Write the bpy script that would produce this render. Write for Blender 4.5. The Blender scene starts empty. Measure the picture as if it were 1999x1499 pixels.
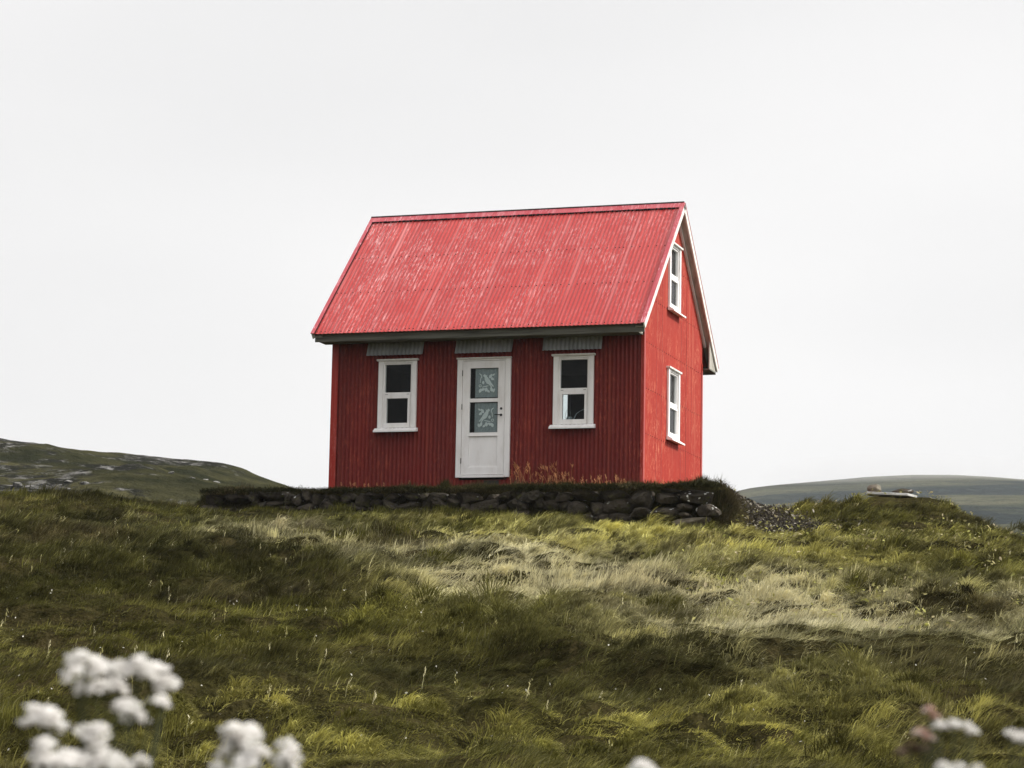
import bpy, bmesh, math, random
import numpy as np
from mathutils import Vector, Matrix
R = math.radians
sc = bpy.context.scene
# ------------------------------------------------------------------ camera
CAM = Vector((10.6223, -39.7736, -3.918))
YAW, PITCH, ROLL, FPX = -0.316, 0.1361, 0.0187, 4679.66
fw = Vector((math.sin(YAW)*math.cos(PITCH), math.cos(YAW)*math.cos(PITCH), math.sin(PITCH)))
rt0 = fw.cross(Vector((0, 0, 1))).normalized(); up0 = rt0.cross(fw)
c_, s_ = math.cos(ROLL), math.sin(ROLL)
rt = rt0*c_ + up0*s_; up = up0*c_ - rt0*s_
cd = bpy.data.cameras.new('camera'); cam = bpy.data.objects.new('camera', cd)
sc.collection.objects.link(cam); sc.camera = cam
cam.matrix_world = Matrix(((rt.x, up.x, -fw.x, CAM.x), (rt.y, up.y, -fw.y, CAM.y), (rt.z, up.z, -fw.z, CAM.z), (0, 0, 0, 1)))
cd.sensor_width = 36; cd.lens = FPX/1999*36; cd.clip_start = .05; cd.clip_end = 20000
cd.dof.use_dof = True; cd.dof.focus_distance = 34; cd.dof.aperture_fstop = 15
# ------------------------------------------------------------------ sky + sun
SUN = Vector((.80, .30, .62)).normalized()
w = bpy.data.worlds.new('World'); sc.world = w; w.use_nodes = True
nt = w.node_tree; nt.nodes.clear()
def nn(nt, t, **k):
    n = nt.nodes.new(t)
    for a, b in k.items():
        if a == 'inp':
            for i, v in b.items(): n.inputs[i].default_value = v
        else: setattr(n, a, b)
    return n
sky = nn(nt, 'ShaderNodeTexSky', sky_type='NISHITA', sun_disc=False)
sky.sun_elevation = math.asin(SUN.z); sky.sun_rotation = math.atan2(SUN.x, SUN.y)
tc = nn(nt, 'ShaderNodeTexCoord')
mp = nn(nt, 'ShaderNodeMapping', inp={3: (1.5, 1.5, 4.5)})
no = nn(nt, 'ShaderNodeTexNoise', inp={'Scale': 1.3, 'Detail': 3, 'Roughness': .45})
cr = nn(nt, 'ShaderNodeValToRGB')
cr.color_ramp.elements[0].position = .3; cr.color_ramp.elements[0].color = (8.55, 8.50, 8.50, 1)
cr.color_ramp.elements[1].position = .7; cr.color_ramp.elements[1].color = (9.9, 9.8, 9.75, 1)
mx = nn(nt, 'ShaderNodeMix', data_type='RGBA', inp={0: .97})
bg = nn(nt, 'ShaderNodeBackground', inp={1: .10}); wo = nn(nt, 'ShaderNodeOutputWorld')
L = nt.links.new
L(tc.outputs['Generated'], mp.inputs[0]); L(mp.outputs[0], no.inputs[0]); L(no.outputs[0], cr.inputs[0])
vm = nn(nt, 'ShaderNodeVectorMath', operation='DOT_PRODUCT'); vm.inputs[1].default_value = (.05, .80, .60)
mr = nn(nt, 'ShaderNodeMapRange', interpolation_type='SMOOTHSTEP', inp={1: -.62, 2: .25, 3: .70, 4: 1.0}); m3 = nn(nt, 'ShaderNodeMapRange', interpolation_type='SMOOTHSTEP', inp={1: .40, 2: .95, 3: 1, 4: 1.6}); sx = nn(nt, 'ShaderNodeSeparateXYZ'); mm_ = nn(nt, 'ShaderNodeMath', operation='MULTIPLY'); vs_ = nn(nt, 'ShaderNodeVectorMath', operation='SCALE')
L(tc.outputs['Generated'], vm.inputs[0]); L(vm.outputs['Value'], mr.inputs[0]); L(cr.outputs[0], vs_.inputs[0]); L(tc.outputs['Generated'], sx.inputs[0]); L(sx.outputs[2], m3.inputs[0]); m4 = nn(nt, 'ShaderNodeMapRange', interpolation_type='SMOOTHSTEP', inp={1: .05, 2: .85, 3: 1, 4: 2.1}); m5 = nn(nt, 'ShaderNodeMapRange', interpolation_type='SMOOTHSTEP', inp={1: -.95, 2: -.60, 3: .35, 4: 1}); mq = nn(nt, 'ShaderNodeMath', operation='MULTIPLY'); mw = nn(nt, 'ShaderNodeMath', operation='MULTIPLY')
L(sx.outputs[0], m4.inputs[0]); L(sx.outputs[0], m5.inputs[0]); L(m4.outputs[0], mq.inputs[0]); L(m5.outputs[0], mq.inputs[1]); L(mr.outputs[0], mw.inputs[0]); L(mq.outputs[0], mw.inputs[1])   # unseen sky shaped for its light: brighter sunward and overhead, darker opposite and behind
L(mw.outputs[0], mm_.inputs[0]); L(m3.outputs[0], mm_.inputs[1]); L(mm_.outputs[0], vs_.inputs['Scale'])
L(sky.outputs[0], mx.inputs[6]); L(vs_.outputs[0], mx.inputs[7]); L(mx.outputs[2], bg.inputs[0]); L(bg.outputs[0], wo.inputs[0])
sd = bpy.data.lights.new('sun', 'SUN'); sd.energy = 4.4; sd.angle = R(2.5); sd.color = (1, .95, .87)
so = bpy.data.objects.new('sun', sd); sc.collection.objects.link(so)
so.rotation_euler = (-SUN).to_track_quat('-Z', 'Y').to_euler()
sc.view_settings.view_transform = 'Standard'; sc.view_settings.look = 'None'
sc.view_settings.exposure = 0; sc.view_settings.gamma = 1
sc.cycles.max_bounces = 8; sc.cycles.transparent_max_bounces = 12
sc.cycles.volume_bounces = 0
# ------------------------------------------------------------------ helpers
random.seed(7); rng = np.random.default_rng(11)
C = sc.collection
def tag(o, label=None, cat=None, group=None, kind=None):
    if label: o['label'] = label
    if cat: o['category'] = cat
    if group: o['group'] = group
    if kind: o['kind'] = kind
    return o
def empty(name, loc=(0, 0, 0)):
    o = bpy.data.objects.new(name, None); C.objects.link(o); o.location = loc; o.empty_display_size = .2; return o
class MB:
    def __init__(s): s.v = []; s.f = []; s.uv = None
    def box(s, x0, x1, y0, y1, z0, z1):
        b = len(s.v); s.v += [(x, y, z) for z in (z0, z1) for x, y in ((x0, y0), (x1, y0), (x1, y1), (x0, y1))]
        s.f += [tuple(b+i for i in q) for q in ((3, 2, 1, 0), (4, 5, 6, 7), (0, 1, 5, 4), (1, 2, 6, 5), (2, 3, 7, 6), (3, 0, 4, 7))]; return s
    def prism(s, pts, d):  # polygon pts (3d) extruded by vector d
        n = len(pts); b = len(s.v); s.v += [tuple(p) for p in pts] + [tuple(Vector(p)+Vector(d)) for p in pts]
        s.f.append(tuple(b+i for i in range(n))[::-1]); s.f.append(tuple(b+n+i for i in range(n)))
        s.f += [(b+i, b+(i+1) % n, b+n+(i+1) % n, b+n+i) for i in range(n)]; return s
    def tube(s, pts, rads, n=8, cap=True):
        pts = [Vector(p) for p in pts]; b = len(s.v)
        if not hasattr(rads, '__len__'): rads = [rads]*len(pts)
        for i, p in enumerate(pts):
            d = (pts[min(i+1, len(pts)-1)]-pts[max(i-1, 0)]).normalized()
            a = d.orthogonal().normalized() if i == 0 else (a - d*a.dot(d)).normalized()
            c = d.cross(a)
            s.v += [tuple(p+(a*math.cos(t)+c*math.sin(t))*rads[i]) for t in (2*math.pi*k/n for k in range(n))]
        for i in range(len(pts)-1):
            for k in range(n): s.f.append((b+i*n+k, b+i*n+(k+1) % n, b+(i+1)*n+(k+1) % n, b+(i+1)*n+k))
        if cap: s.f.append(tuple(b+k for k in range(n))[::-1]); s.f.append(tuple(b+(len(pts)-1)*n+k for k in range(n)))
        return s
    def build(s, name, mat, parent=None, bevel=0, smooth=False, loc=None):
        m = bpy.data.meshes.new(name); m.from_pydata([tuple(v) for v in s.v], [], s.f)
        if bevel:
            bm = bmesh.new(); bm.from_mesh(m)
            bmesh.ops.bevel(bm, geom=[e for e in bm.edges], offset=bevel, segments=2, profile=.6, affect='EDGES', clamp_overlap=True)
            bm.to_mesh(m); bm.free()
        m.update()
        if smooth: m.polygons.foreach_set('use_smooth', [True]*len(m.polygons))
        o = bpy.data.objects.new(name, m); C.objects.link(o)
        if mat: m.materials.append(mat)
        if parent: o.parent = parent
        if loc: o.location = loc
        return o
def np_mesh(name, V, F, mat, parent=None, smooth=True, uv=None, col=None):
    """V (n,3) array, F (m,k) array of quads or triangles (or list of such arrays)"""
    Fs = F if isinstance(F, list) else [F]
    m = bpy.data.meshes.new(name); m.vertices.add(len(V)); m.vertices.foreach_set('co', np.asarray(V, np.float32).ravel())
    nl = sum(f.size for f in Fs); npoly = sum(len(f) for f in Fs)
    m.loops.add(nl); m.polygons.add(npoly)
    li = np.concatenate([f.ravel() for f in Fs]).astype(np.int32); m.loops.foreach_set('vertex_index', li)
    ls = []; st = 0
    for f in Fs: ls.append(st+np.arange(len(f))*f.shape[1]); st += f.size
    m.polygons.foreach_set('loop_start', np.concatenate(ls).astype(np.int32))
    m.polygons.foreach_set('loop_total', np.concatenate([np.full(len(f), f.shape[1]) for f in Fs]).astype(np.int32))
    m.polygons.foreach_set('use_smooth', np.full(npoly, smooth))
    if uv is not None:
        l = m.uv_layers.new(name='UVMap'); l.data.foreach_set('uv', np.asarray(uv, np.float32)[li].ravel())
    if col is not None:
        a = m.attributes.new('tint', 'FLOAT_COLOR', 'POINT'); c = np.ones((len(V), 4), np.float32); c[:, :3] = col
        a.data.foreach_set('color', c.ravel())
    m.update(calc_edges=True)
    if mat: m.materials.append(mat)
    o = bpy.data.objects.new(name, m); C.objects.link(o)
    if parent: o.parent = parent
    return o
# numpy noise
def _h(ix, iy, sd):
    h = (ix.astype(np.int64)*374761393 + iy.astype(np.int64)*668265263 + sd*1442695041) & 0xffffffff
    h = ((h ^ (h >> 13))*1274126177) & 0xffffffff
    return ((h ^ (h >> 16)) & 0xffff)/65535.
def vn(x, y, sd=0):
    x = np.asarray(x, float); y = np.asarray(y, float)
    ix = np.floor(x); iy = np.floor(y); fx = x-ix; fy = y-iy
    fx = fx**3*(fx*(fx*6-15)+10); fy = fy**3*(fy*(fy*6-15)+10)
    a = _h(ix, iy, sd); b = _h(ix+1, iy, sd); c = _h(ix, iy+1, sd); d = _h(ix+1, iy+1, sd)
    return (a+(b-a)*fx+(c-a)*fy+(a-b-c+d)*fx*fy)*2-1
def fbm(x, y, o=3, sd=0, g=.5):
    r = 0; a = 1; f = 1
    for i in range(o): r = r+a*vn(x*f+17.3*i, y*f-9.1*i, sd+i); a *= g; f *= 2.03
    return r
def sst(a, b, x): t = np.clip((x-a)/(b-a), 0, 1); return t*t*(3-2*t)
# view-aligned ground coordinates: s = metres ahead of the camera, t = metres to the right
FX, FY = math.sin(YAW), math.cos(YAW)
def st2w(s, t): return CAM.x+FX*s+FY*t, CAM.y+FY*s-FX*t
def w2st(x, y): dx = x-CAM.x; dy = y-CAM.y; return FX*dx+FY*dy, FY*dx-FX*dy
# ------------------------------------------------------------------ materials
def mat(name, base=(.5, .5, .5), rough=.6, metal=0, spec=.5):
    m = bpy.data.materials.new(name); m.use_nodes = True; b = m.node_tree.nodes['Principled BSDF']
    b.inputs['Base Color'].default_value = (*base, 1); b.inputs['Roughness'].default_value = rough
    b.inputs['Metallic'].default_value = metal; b.inputs['Specular IOR Level'].default_value = spec
    return m, m.node_tree, b
def noise_col(nt, b, cols, pos, scale, coord='Object', stretch=(1, 1, 1), detail=6, rough=.6, bump=0, bscale=None):
    tc = nn(nt, 'ShaderNodeTexCoord'); mp = nn(nt, 'ShaderNodeMapping', inp={3: stretch})
    no = nn(nt, 'ShaderNodeTexNoise', inp={'Scale': scale, 'Detail': detail, 'Roughness': rough})
    cr = nn(nt, 'ShaderNodeValToRGB'); e = cr.color_ramp.elements
    while len(e) < len(cols): e.new(.5)
    for i, (c, p) in enumerate(zip(cols, pos)): e[i].position = p; e[i].color = (*c, 1)
    l = nt.links.new
    l(tc.outputs[coord], mp.inputs[0]); l(mp.outputs[0], no.inputs['Vector']); l(no.outputs[0], cr.inputs[0]); l(cr.outputs[0], b.inputs['Base Color'])
    if bump:
        n2 = nn(nt, 'ShaderNodeTexNoise', inp={'Scale': bscale or scale*4, 'Detail': 6}); l(mp.outputs[0], n2.inputs['Vector'])
        bp = nn(nt, 'ShaderNodeBump', inp={'Strength': 1, 'Distance': bump}); l(n2.outputs[0], bp.inputs['Height']); l(bp.outputs[0], b.inputs['Normal'])
    return cr, mp
def mixc(nt, fac, a, b, blend='MIX'):
    m = nn(nt, 'ShaderNodeMix', data_type='RGBA', blend_type=blend)
    for i, v in ((0, fac), (6, a), (7, b)):
        if hasattr(v, 'links'): nt.links.new(v, m.inputs[i])
        else: m.inputs[i].default_value = (*v, 1) if hasattr(v, '__len__') else v
    return m.outputs[2]
def nmask(nt, vec, scale, p0, p1, stretch=(1, 1, 1), detail=5, rough=.6, loc=(0, 0, 0)):
    mp = nn(nt, 'ShaderNodeMapping', inp={1: loc, 3: stretch}); no = nn(nt, 'ShaderNodeTexNoise', inp={'Scale': scale, 'Detail': detail, 'Roughness': rough})
    mr = nn(nt, 'ShaderNodeMapRange', inp={1: p0, 2: p1}); l = nt.links.new
    l(vec, mp.inputs[0]); l(mp.outputs[0], no.inputs['Vector']); l(no.outputs[0], mr.inputs[0]); return mr.outputs[0]
def math_(nt, op, a, b=0):
    m = nn(nt, 'ShaderNodeMath', operation=op)
    for i, v in ((0, a), (1, b)):
        if hasattr(v, 'links'): nt.links.new(v, m.inputs[i])
        else: m.inputs[i].default_value = v
    return m.outputs[0]
def red_paint(name, base, dark, pale, amt, streak=(1, 1, 1), rough=.42, fade=False):
    m, nt, b = mat(name, base, rough, spec=.3)
    tc = nn(nt, 'ShaderNodeTexCoord'); v = tc.outputs['UV']
    c = mixc(nt, nmask(nt, v, 1.3, .35, .7, (1, .5, 1)), base, dark)
    # faded, chalky streaks along the ribs, in patches
    st1 = nmask(nt, v, 13, .53, .63, (3.0, .24, 1), 6, .7); st2 = nmask(nt, v, 30, .55, .64, (1.7, .30, 1), 4, .75, (3, 1, 0))
    c = mixc(nt, nmask(nt, v, 1.6, .40, .62, (1.6, .05, 1), 2, .5, (5, 5, 0)), c, dark)
    pt = nmask(nt, v, 1.5, .42, .58, (1, .5, 1), 5, .65, (7, 4, 0)); ln = nmask(nt, v, 1, .55, .68, (9, .22, 1), 3, .6, (1, 8, 0))
    f = math_(nt, 'MULTIPLY', math_(nt, 'MAXIMUM', math_(nt, 'MULTIPLY', math_(nt, 'MAXIMUM', st1, st2), math_(nt, 'ADD', math_(nt, 'MULTIPLY', pt, .85), .15)), math_(nt, 'MULTIPLY', ln, .4)), amt)
    if fade:   # chalkier to the left and towards the ridge
        sx = nn(nt, 'ShaderNodeSeparateXYZ'); nt.links.new(v, sx.inputs[0]); gx = nn(nt, 'ShaderNodeMapRange', inp={1: -6, 2: -.5, 3: 1.0, 4: .45}); gy = nn(nt, 'ShaderNodeMapRange', inp={1: .3, 2: 3.7, 3: .62, 4: 1.15})
        nt.links.new(sx.outputs[0], gx.inputs[0]); nt.links.new(sx.outputs[1], gy.inputs[0]); f = math_(nt, 'MULTIPLY', math_(nt, 'MULTIPLY', f, gx.outputs[0]), gy.outputs[0])
    c = mixc(nt, f, c, pale); nt.links.new(c, b.inputs['Base Color'])
    rr = math_(nt, 'ADD', math_(nt, 'MULTIPLY', f, .3), rough); nt.links.new(rr, b.inputs['Roughness'])
    return m
M = {}
M['roof'] = red_paint('roof_paint', (.47, .036, .030), (.40, .027, .025), (.84, .50, .49), .95, fade=True)
M['ridge'] = red_paint('ridge_paint', (.52, .10, .12), (.42, .03, .045), (.78, .42, .46), .9)
M['front'] = red_paint('shaded_wall_paint', (.160, .0092, .0062), (.122, .008, .0055), (.50, .11, .06), .38, rough=.65)  # darker than the gable red: the front's shade is put into the paint
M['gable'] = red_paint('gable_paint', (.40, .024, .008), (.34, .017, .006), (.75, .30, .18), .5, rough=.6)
M['trimred'] = red_paint('corner_paint', (.34, .019, .008), (.30, .016, .007), (.7, .25, .22), .5)
m, nt, b = mat('white_paint', (.74, .72, .71), .45); noise_col(nt, b, [(.70, .67, .64), (.83, .81, .80), (.88, .87, .86)], [.25, .5, .8], 6, stretch=(1, 1, .35), bump=.001); M['white'] = m
m, nt, b = mat('weathered_white', (.6, .58, .54), .6); noise_col(nt, b, [(.42, .40, .36), (.64, .62, .58), (.74, .72, .69)], [.25, .45, .75], 5, stretch=(1, 1, 1), bump=.001); M['barge'] = m
m, nt, b = mat('grey_wood', (.3, .3, .25), .75); noise_col(nt, b, [(.05, .05, .04), (.115, .115, .092), (.17, .167, .14)], [.3, .5, .75], 3, stretch=(.5, 3, 8), detail=8, bump=.002); M['wood'] = m
m, nt, b = mat('soffit_board', (.3, .3, .25), .8); noise_col(nt, b, [(.20, .19, .16), (.34, .325, .28), (.42, .40, .36)], [.3, .5, .75], 4, stretch=(5, 1, 1), detail=8, bump=.002); M['soffit'] = m
m, nt, b = mat('galvanised', (.42, .44, .46), .38, .45); noise_col(nt, b, [(.30, .31, .32), (.42, .43, .44), (.54, .55, .57)], [.3, .5, .75], 7, stretch=(.3, 1, .1)); M['galv'] = m
m, nt, b = mat('dark_metal', (.02, .02, .02), .4, .6); M['dark'] = m
M['screw_shade'] = mat('screw_and_shade_black', (.02, .018, .018), .9, spec=.1)[0]  # same black also stands for shade at the ridge and verge
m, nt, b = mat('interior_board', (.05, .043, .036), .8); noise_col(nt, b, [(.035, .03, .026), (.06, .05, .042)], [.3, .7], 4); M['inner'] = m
m = bpy.data.materials.new('pane_glass'); m.use_nodes = True; nt = m.node_tree; nt.nodes.clear()
fr = nn(nt, 'ShaderNodeFresnel', inp={0: 1.2}); tr = nn(nt, 'ShaderNodeBsdfTransparent', inp={0: (.9, .93, .93, 1)})
gl = nn(nt, 'ShaderNodeBsdfGlossy', inp={'Roughness': .03}); ms = nn(nt, 'ShaderNodeMixShader'); ou = nn(nt, 'ShaderNodeOutputMaterial')
nt.links.new(fr.outputs[0], ms.inputs[0]); nt.links.new(tr.outputs[0], ms.inputs[1]); nt.links.new(gl.outputs[0], ms.inputs[2]); nt.links.new(ms.outputs[0], ou.inputs[0]); M['glass'] = m
m, nt, b = mat('net_cloth', (.33, .37, .38), .9); noise_col(nt, b, [(.30, .34, .35), (.38, .42, .425)], [.4, .6], 60); M['net'] = m
m, nt, b = mat('lace_white', (.8, .84, .84), .9); noise_col(nt, b, [(.80, .84, .84), (.93, .95, .95)], [.35, .6], 70); M['lace'] = m
m, nt, b = mat('curtain_white', (.75, .76, .77), .9); M['curtain'] = m
m, nt, b = mat('enamel_grey', (.35, .38, .4), .35, .3); M['can'] = m
m, nt, b = mat('basalt', (.05, .05, .045), .9, spec=.15)
tc = nn(nt, 'ShaderNodeTexCoord'); oi = nn(nt, 'ShaderNodeObjectInfo'); v = tc.outputs['Object']
n1 = nmask(nt, v, 5, .35, .7, detail=8)
c = mixc(nt, n1, (.030, .026, .021), (.085, .072, .056)); c = mixc(nt, math_(nt, 'MULTIPLY', oi.outputs['Random'], .6), c, (.07, .057, .043))
lich = nmask(nt, v, 9, .69, .72, detail=2); c = mixc(nt, lich, c, (.36, .36, .33))
moss = nmask(nt, v, 3.2, .62, .72, detail=6, loc=(4, 4, 4)); c = mixc(nt, moss, c, (.075, .075, .02)); nt.links.new(c, b.inputs['Base Color'])
n2 = nn(nt, 'ShaderNodeTexNoise', inp={'Scale': 14, 'Detail': 8}); nt.links.new(v, n2.inputs['Vector'])
bp = nn(nt, 'ShaderNodeBump', inp={'Strength': 1, 'Distance': .06}); nt.links.new(n2.outputs[0], bp.inputs['Height']); nt.links.new(bp.outputs[0], b.inputs['Normal']); M['stone'] = m
m2 = m.copy(); m2.name = 'basalt_lichen'
M['stone_lichen'] = m2
nt = m2.node_tree; b = nt.nodes['Principled BSDF']; src = b.inputs['Base Color'].links[0].from_socket
tc = nn(nt, 'ShaderNodeTexCoord'); vo = nn(nt, 'ShaderNodeTexVoronoi', inp={'Scale': 11}); nt.links.new(tc.outputs['Object'], vo.inputs['Vector'])
mr = nn(nt, 'ShaderNodeMapRange', inp={1: .26, 2: .22}); nt.links.new(vo.outputs['Distance'], mr.inputs[0])
sel = nn(nt, 'ShaderNodeSeparateColor'); nt.links.new(vo.outputs['Color'], sel.inputs[0]); g = math_(nt, 'GREATER_THAN', sel.outputs[0], .45)
nt.links.new(mixc(nt, math_(nt, 'MULTIPLY', mr.outputs[0], g), src, (.62, .62, .60)), b.inputs['Base Color'])
m, nt, b = mat('pale_rock', (.3, .3, .28), .9); noise_col(nt, b, [(.06, .06, .055), (.16, .155, .145), (.40, .39, .37)], [.3, .5, .7], 2.0, bump=.08, bscale=3); M['pale_rock'] = m
m, nt, b = mat('pale_slab', (.5, .5, .48), .8); noise_col(nt, b, [(.3, .3, .29), (.5, .5, .48), (.62, .62, .6)], [.3, .5, .75], 8, bump=.004); M['slab'] = m
m, nt, b = mat('brown_rock', (.12, .1, .07), .85); noise_col(nt, b, [(.07, .058, .04), (.13, .108, .075), (.2, .18, .13)], [.3, .5, .75], 7, bump=.03); M['brown_rock'] = m
# soil / moss under the grass
m, nt, b = mat('turf_soil', (.06, .06, .02), 1, spec=0)
tc = nn(nt, 'ShaderNodeTexCoord'); v = tc.outputs['Object']
c = mixc(nt, nmask(nt, v, 1.2, .35, .65), (.034, .032, .010), (.050, .040, .018)); c = mixc(nt, nmask(nt, v, 9, .4, .65), c, (.02, .018, .007))
nt.links.new(c, b.inputs['Base Color'])
n2 = nn(nt, 'ShaderNodeTexNoise', inp={'Scale': 22, 'Detail': 6}); nt.links.new(v, n2.inputs['Vector'])
bp = nn(nt, 'ShaderNodeBump', inp={'Strength': 1, 'Distance': .05}); nt.links.new(n2.outputs[0], bp.inputs['Height']); nt.links.new(bp.outputs[0], b.inputs['Normal']); M['soil'] = m
def hill_mat(name, g1, g2, rock, pale, sc_, stretch, rockp):
    m, nt, b = mat(name, g1, 1, spec=0); tc = nn(nt, 'ShaderNodeTexCoord'); v = tc.outputs['Object']
    c = mixc(nt, nmask(nt, v, sc_, .38, .62, stretch), g1, g2)
    rk = nmask(nt, v, sc_*.9, rockp, rockp+.05, stretch, 9, .68, (11, 3, 5))
    sp = nmask(nt, v, sc_*9, .5, .68, (1, 1, 1), 5, .7)
    c = mixc(nt, rk, c, mixc(nt, sp, rock, pale))
    sp2 = nmask(nt, v, sc_*14, .42, .62, (1, 1, 2), 6, .75, (2, 2, 2)); c = mixc(nt, math_(nt, 'MULTIPLY', sp2, .55), c, g1)
    nt.links.new(c, b.inputs['Base Color'])
    n2 = nn(nt, 'ShaderNodeTexNoise', inp={'Scale': sc_*8, 'Detail': 9, 'Roughness': .65}); nt.links.new(v, n2.inputs['Vector'])
    bp = nn(nt, 'ShaderNodeBump', inp={'Strength': 1, 'Distance': .25/sc_/3}); nt.links.new(n2.outputs[0], bp.inputs['Height']); nt.links.new(bp.outputs[0], b.inputs['Normal'])
    return m
M['hill_l'] = hill_mat('rocky_hillside', (.021, .023, .012), (.082, .076, .036), (.020, .020, .018), (.30, .29, .28), .13, (1, 1, 4), .49)
M['hill_r'] = hill_mat('far_hillside', (.022, .032, .024), (.15, .145, .085), (.010, .018, .020), (.03, .045, .042), .014, (.4, .4, 4.5), .50)
def leaf_mat(name, trans=.26, rough=.7, spec=.05):
    m = bpy.data.materials.new(name); m.use_nodes = True; nt = m.node_tree; b = nt.nodes['Principled BSDF']; ou = nt.nodes['Material Output']
    at = nn(nt, 'ShaderNodeAttribute', attribute_name='tint'); b.inputs['Roughness'].default_value = rough; b.inputs['Specular IOR Level'].default_value = spec
    tl = nn(nt, 'ShaderNodeBsdfTranslucent'); ms = nn(nt, 'ShaderNodeMixShader', inp={0: trans})
    l = nt.links.new; l(at.outputs['Color'], b.inputs['Base Color']); l(at.outputs['Color'], tl.inputs[0]); l(b.outputs[0], ms.inputs[1]); l(tl.outputs[0], ms.inputs[2]); l(ms.outputs[0], ou.inputs[0])
    return m
M['grass'] = leaf_mat('grass_blades')
m, nt, b = mat('petal_white', (.86, .84, .85), .8); noise_col(nt, b, [(.90, .88, .86), (.94, .93, .91)], [.35, .55], 30); M['petal'] = m
m, nt, b = mat('petal_pink', (.8, .62, .55), .8); noise_col(nt, b, [(.62, .38, .30), (.86, .78, .74)], [.35, .6], 40); M['pink'] = m
m, nt, b = mat('dead_floret', (.2, .14, .1), .9); M['dead'] = m
m, nt, b = mat('stem_green', (.035, .038, .016), .8, spec=.1); M['stem'] = m
for k_ in ('petal', 'pink', 'curtain'):   # thin petals and cloth let light through
    nt = M[k_].node_tree; b = nt.nodes['Principled BSDF']; tl = nn(nt, 'ShaderNodeBsdfTranslucent'); ms = nn(nt, 'ShaderNodeMixShader', inp={0: .62})
    if b.inputs['Base Color'].links: nt.links.new(b.inputs['Base Color'].links[0].from_socket, tl.inputs[0])
    else: tl.inputs[0].default_value = b.inputs['Base Color'].default_value
    nt.links.new(b.outputs[0], ms.inputs[1]); nt.links.new(tl.outputs[0], ms.inputs[2]); nt.links.new(ms.outputs[0], nt.nodes['Material Output'].inputs[0])
# ------------------------------------------------------------------ terrain
W_, D_ = 5.78, 4.30
def platform(x, y):
    return sst(-1.62, -1.28, y)*sst(-7.95, -7.5, x)*(1-sst(1.62, 2.35, x+.17*(y+1.5)))*(1-sst(5, 8, y))
def terrain(s, t, detail=True):
    s = np.asarray(s, float); t = np.asarray(t, float)
    g = np.where(s < 41, .137*s-2.27, 3.347+.137*3*(1-np.exp(-(s-41)/3)))         # rises, then flattens at the crest
    g = np.where(s < 14, -.352-.40*sst(14, 5, s), g)
    g = np.where(s < 0, -.752+.06*s, g)
    g = g - np.where(s > 47, .09*(s-47)*(1-np.exp(-np.clip(s-47, 0, 999)/6)), 0)
    g = np.maximum(g, -12-.002*np.abs(s))
    far = sst(60, 25, np.abs(t))*sst(75, 50, np.abs(s-20)); near = far
    g = g + near*(.12*np.exp(-((s-43)/3.2)**2)*sst(2.5, 4.5, t)*(1-sst(9.5, 12, t)) + .36*np.exp(-((s-45.5)/3)**2-((t-7.3)/1.6)**2))
    g = g - near*.17*np.exp(-((s-40.3)/2.0)**2-((t+5.2)/1.6)**2) + near*.02*sst(-6.8, -7.6, t) - near*.17*np.exp(-((s-38.6)/2.2)**2-((t-3.0)/1.7)**2)
    g = g - near*.48*np.clip(t-7.45, 0, 3)**2*sst(26, 40, s)
    x, y = st2w(s, t); P = platform(x, y)
    # long swells, hummocks and wind-folded ridges in the turf
    a = s*.9+t*.25; b_ = t*.55-s*.1
    wq = .35*vn(s/.9, t/.9, 9)
    n = .10*fbm(a/2.1, b_/2.3, 2, 3) + .105*(1-2.4*np.abs(vn(a/.85+wq, b_/1.25, 21)))*(.6+.5*vn(s/3, t/3, 25)) + .10*(1.9*np.abs(vn(s/.42+wq, t/.55, 28))-.55)*(.75+.5*vn(s/2.5, t/2, 29)) + .022*fbm(s/.2, t/.25, 2, 31) + .05*fbm(s/6, t/6, 2, 5)
    # terracettes: long folds whose steep side faces down the slope
    ph = (s/1.55-t*.11+.9*vn(s/4, t/2.6, 61)+.25*vn(s/1.1, t/.9, 62)); fr = ph-np.floor(ph)
    n = n + .13*(sst(0, .26, fr)-fr-.1)*np.clip(.45+1.1*vn(np.floor(ph)*3.7, t/1.6, 63), 0, 1)*sst(33, 27, s)
    am = 1-.35*sst(36, 42, s)
    g = g + near*n*am*(1-.75*sst(-3.2, -1.9, y)*sst(-10, -9, x)*(1-sst(2.4, 3.4, x)))*(1-P)
    zp = -CAM.z - .085 - .095*sst(-.15, -1.25, y) + .055*fbm(x/.7, y/.5, 2, 77)
    return g*(1-P)+zp*P
def Hw(x, y):
    s, t = w2st(np.asarray(x, float), np.asarray(y, float)); return CAM.z + terrain(s, t)
def axis(lo, hi, a, b, d, grow):
    mid = np.arange(a, b+d/2, d); out = [mid]
    st = d; v = b; r = []
    while v < hi: st *= grow; v += st; r.append(v)
    l = []; st = d; v = a
    while v > lo: st *= grow; v -= st; l.append(v)
    return np.concatenate([l[::-1], mid, r])
def grid_mesh(name, S, T, Z, m, kind='structure'):
    X, Y = st2w(S, T); n, k = S.shape; V = np.stack([X, Y, Z], -1).reshape(-1, 3)
    i = np.arange(n*k).reshape(n, k); F = np.stack([i[:-1, :-1], i[:-1, 1:], i[1:, 1:], i[1:, :-1]], -1).reshape(-1, 4)
    o = np_mesh(name, V, F, m); o['kind'] = kind; return o
sa = axis(-4000, 5000, 1, 50, .13, 1.09); ta = axis(-4000, 4000, -13, 13, .13, 1.09)
S, T = np.meshgrid(sa, ta, indexing='ij'); tag(grid_mesh('ground', S, T, CAM.z+terrain(S, T), M['soil']), 'rough grassy slope rising to the red house', 'ground')
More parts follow.
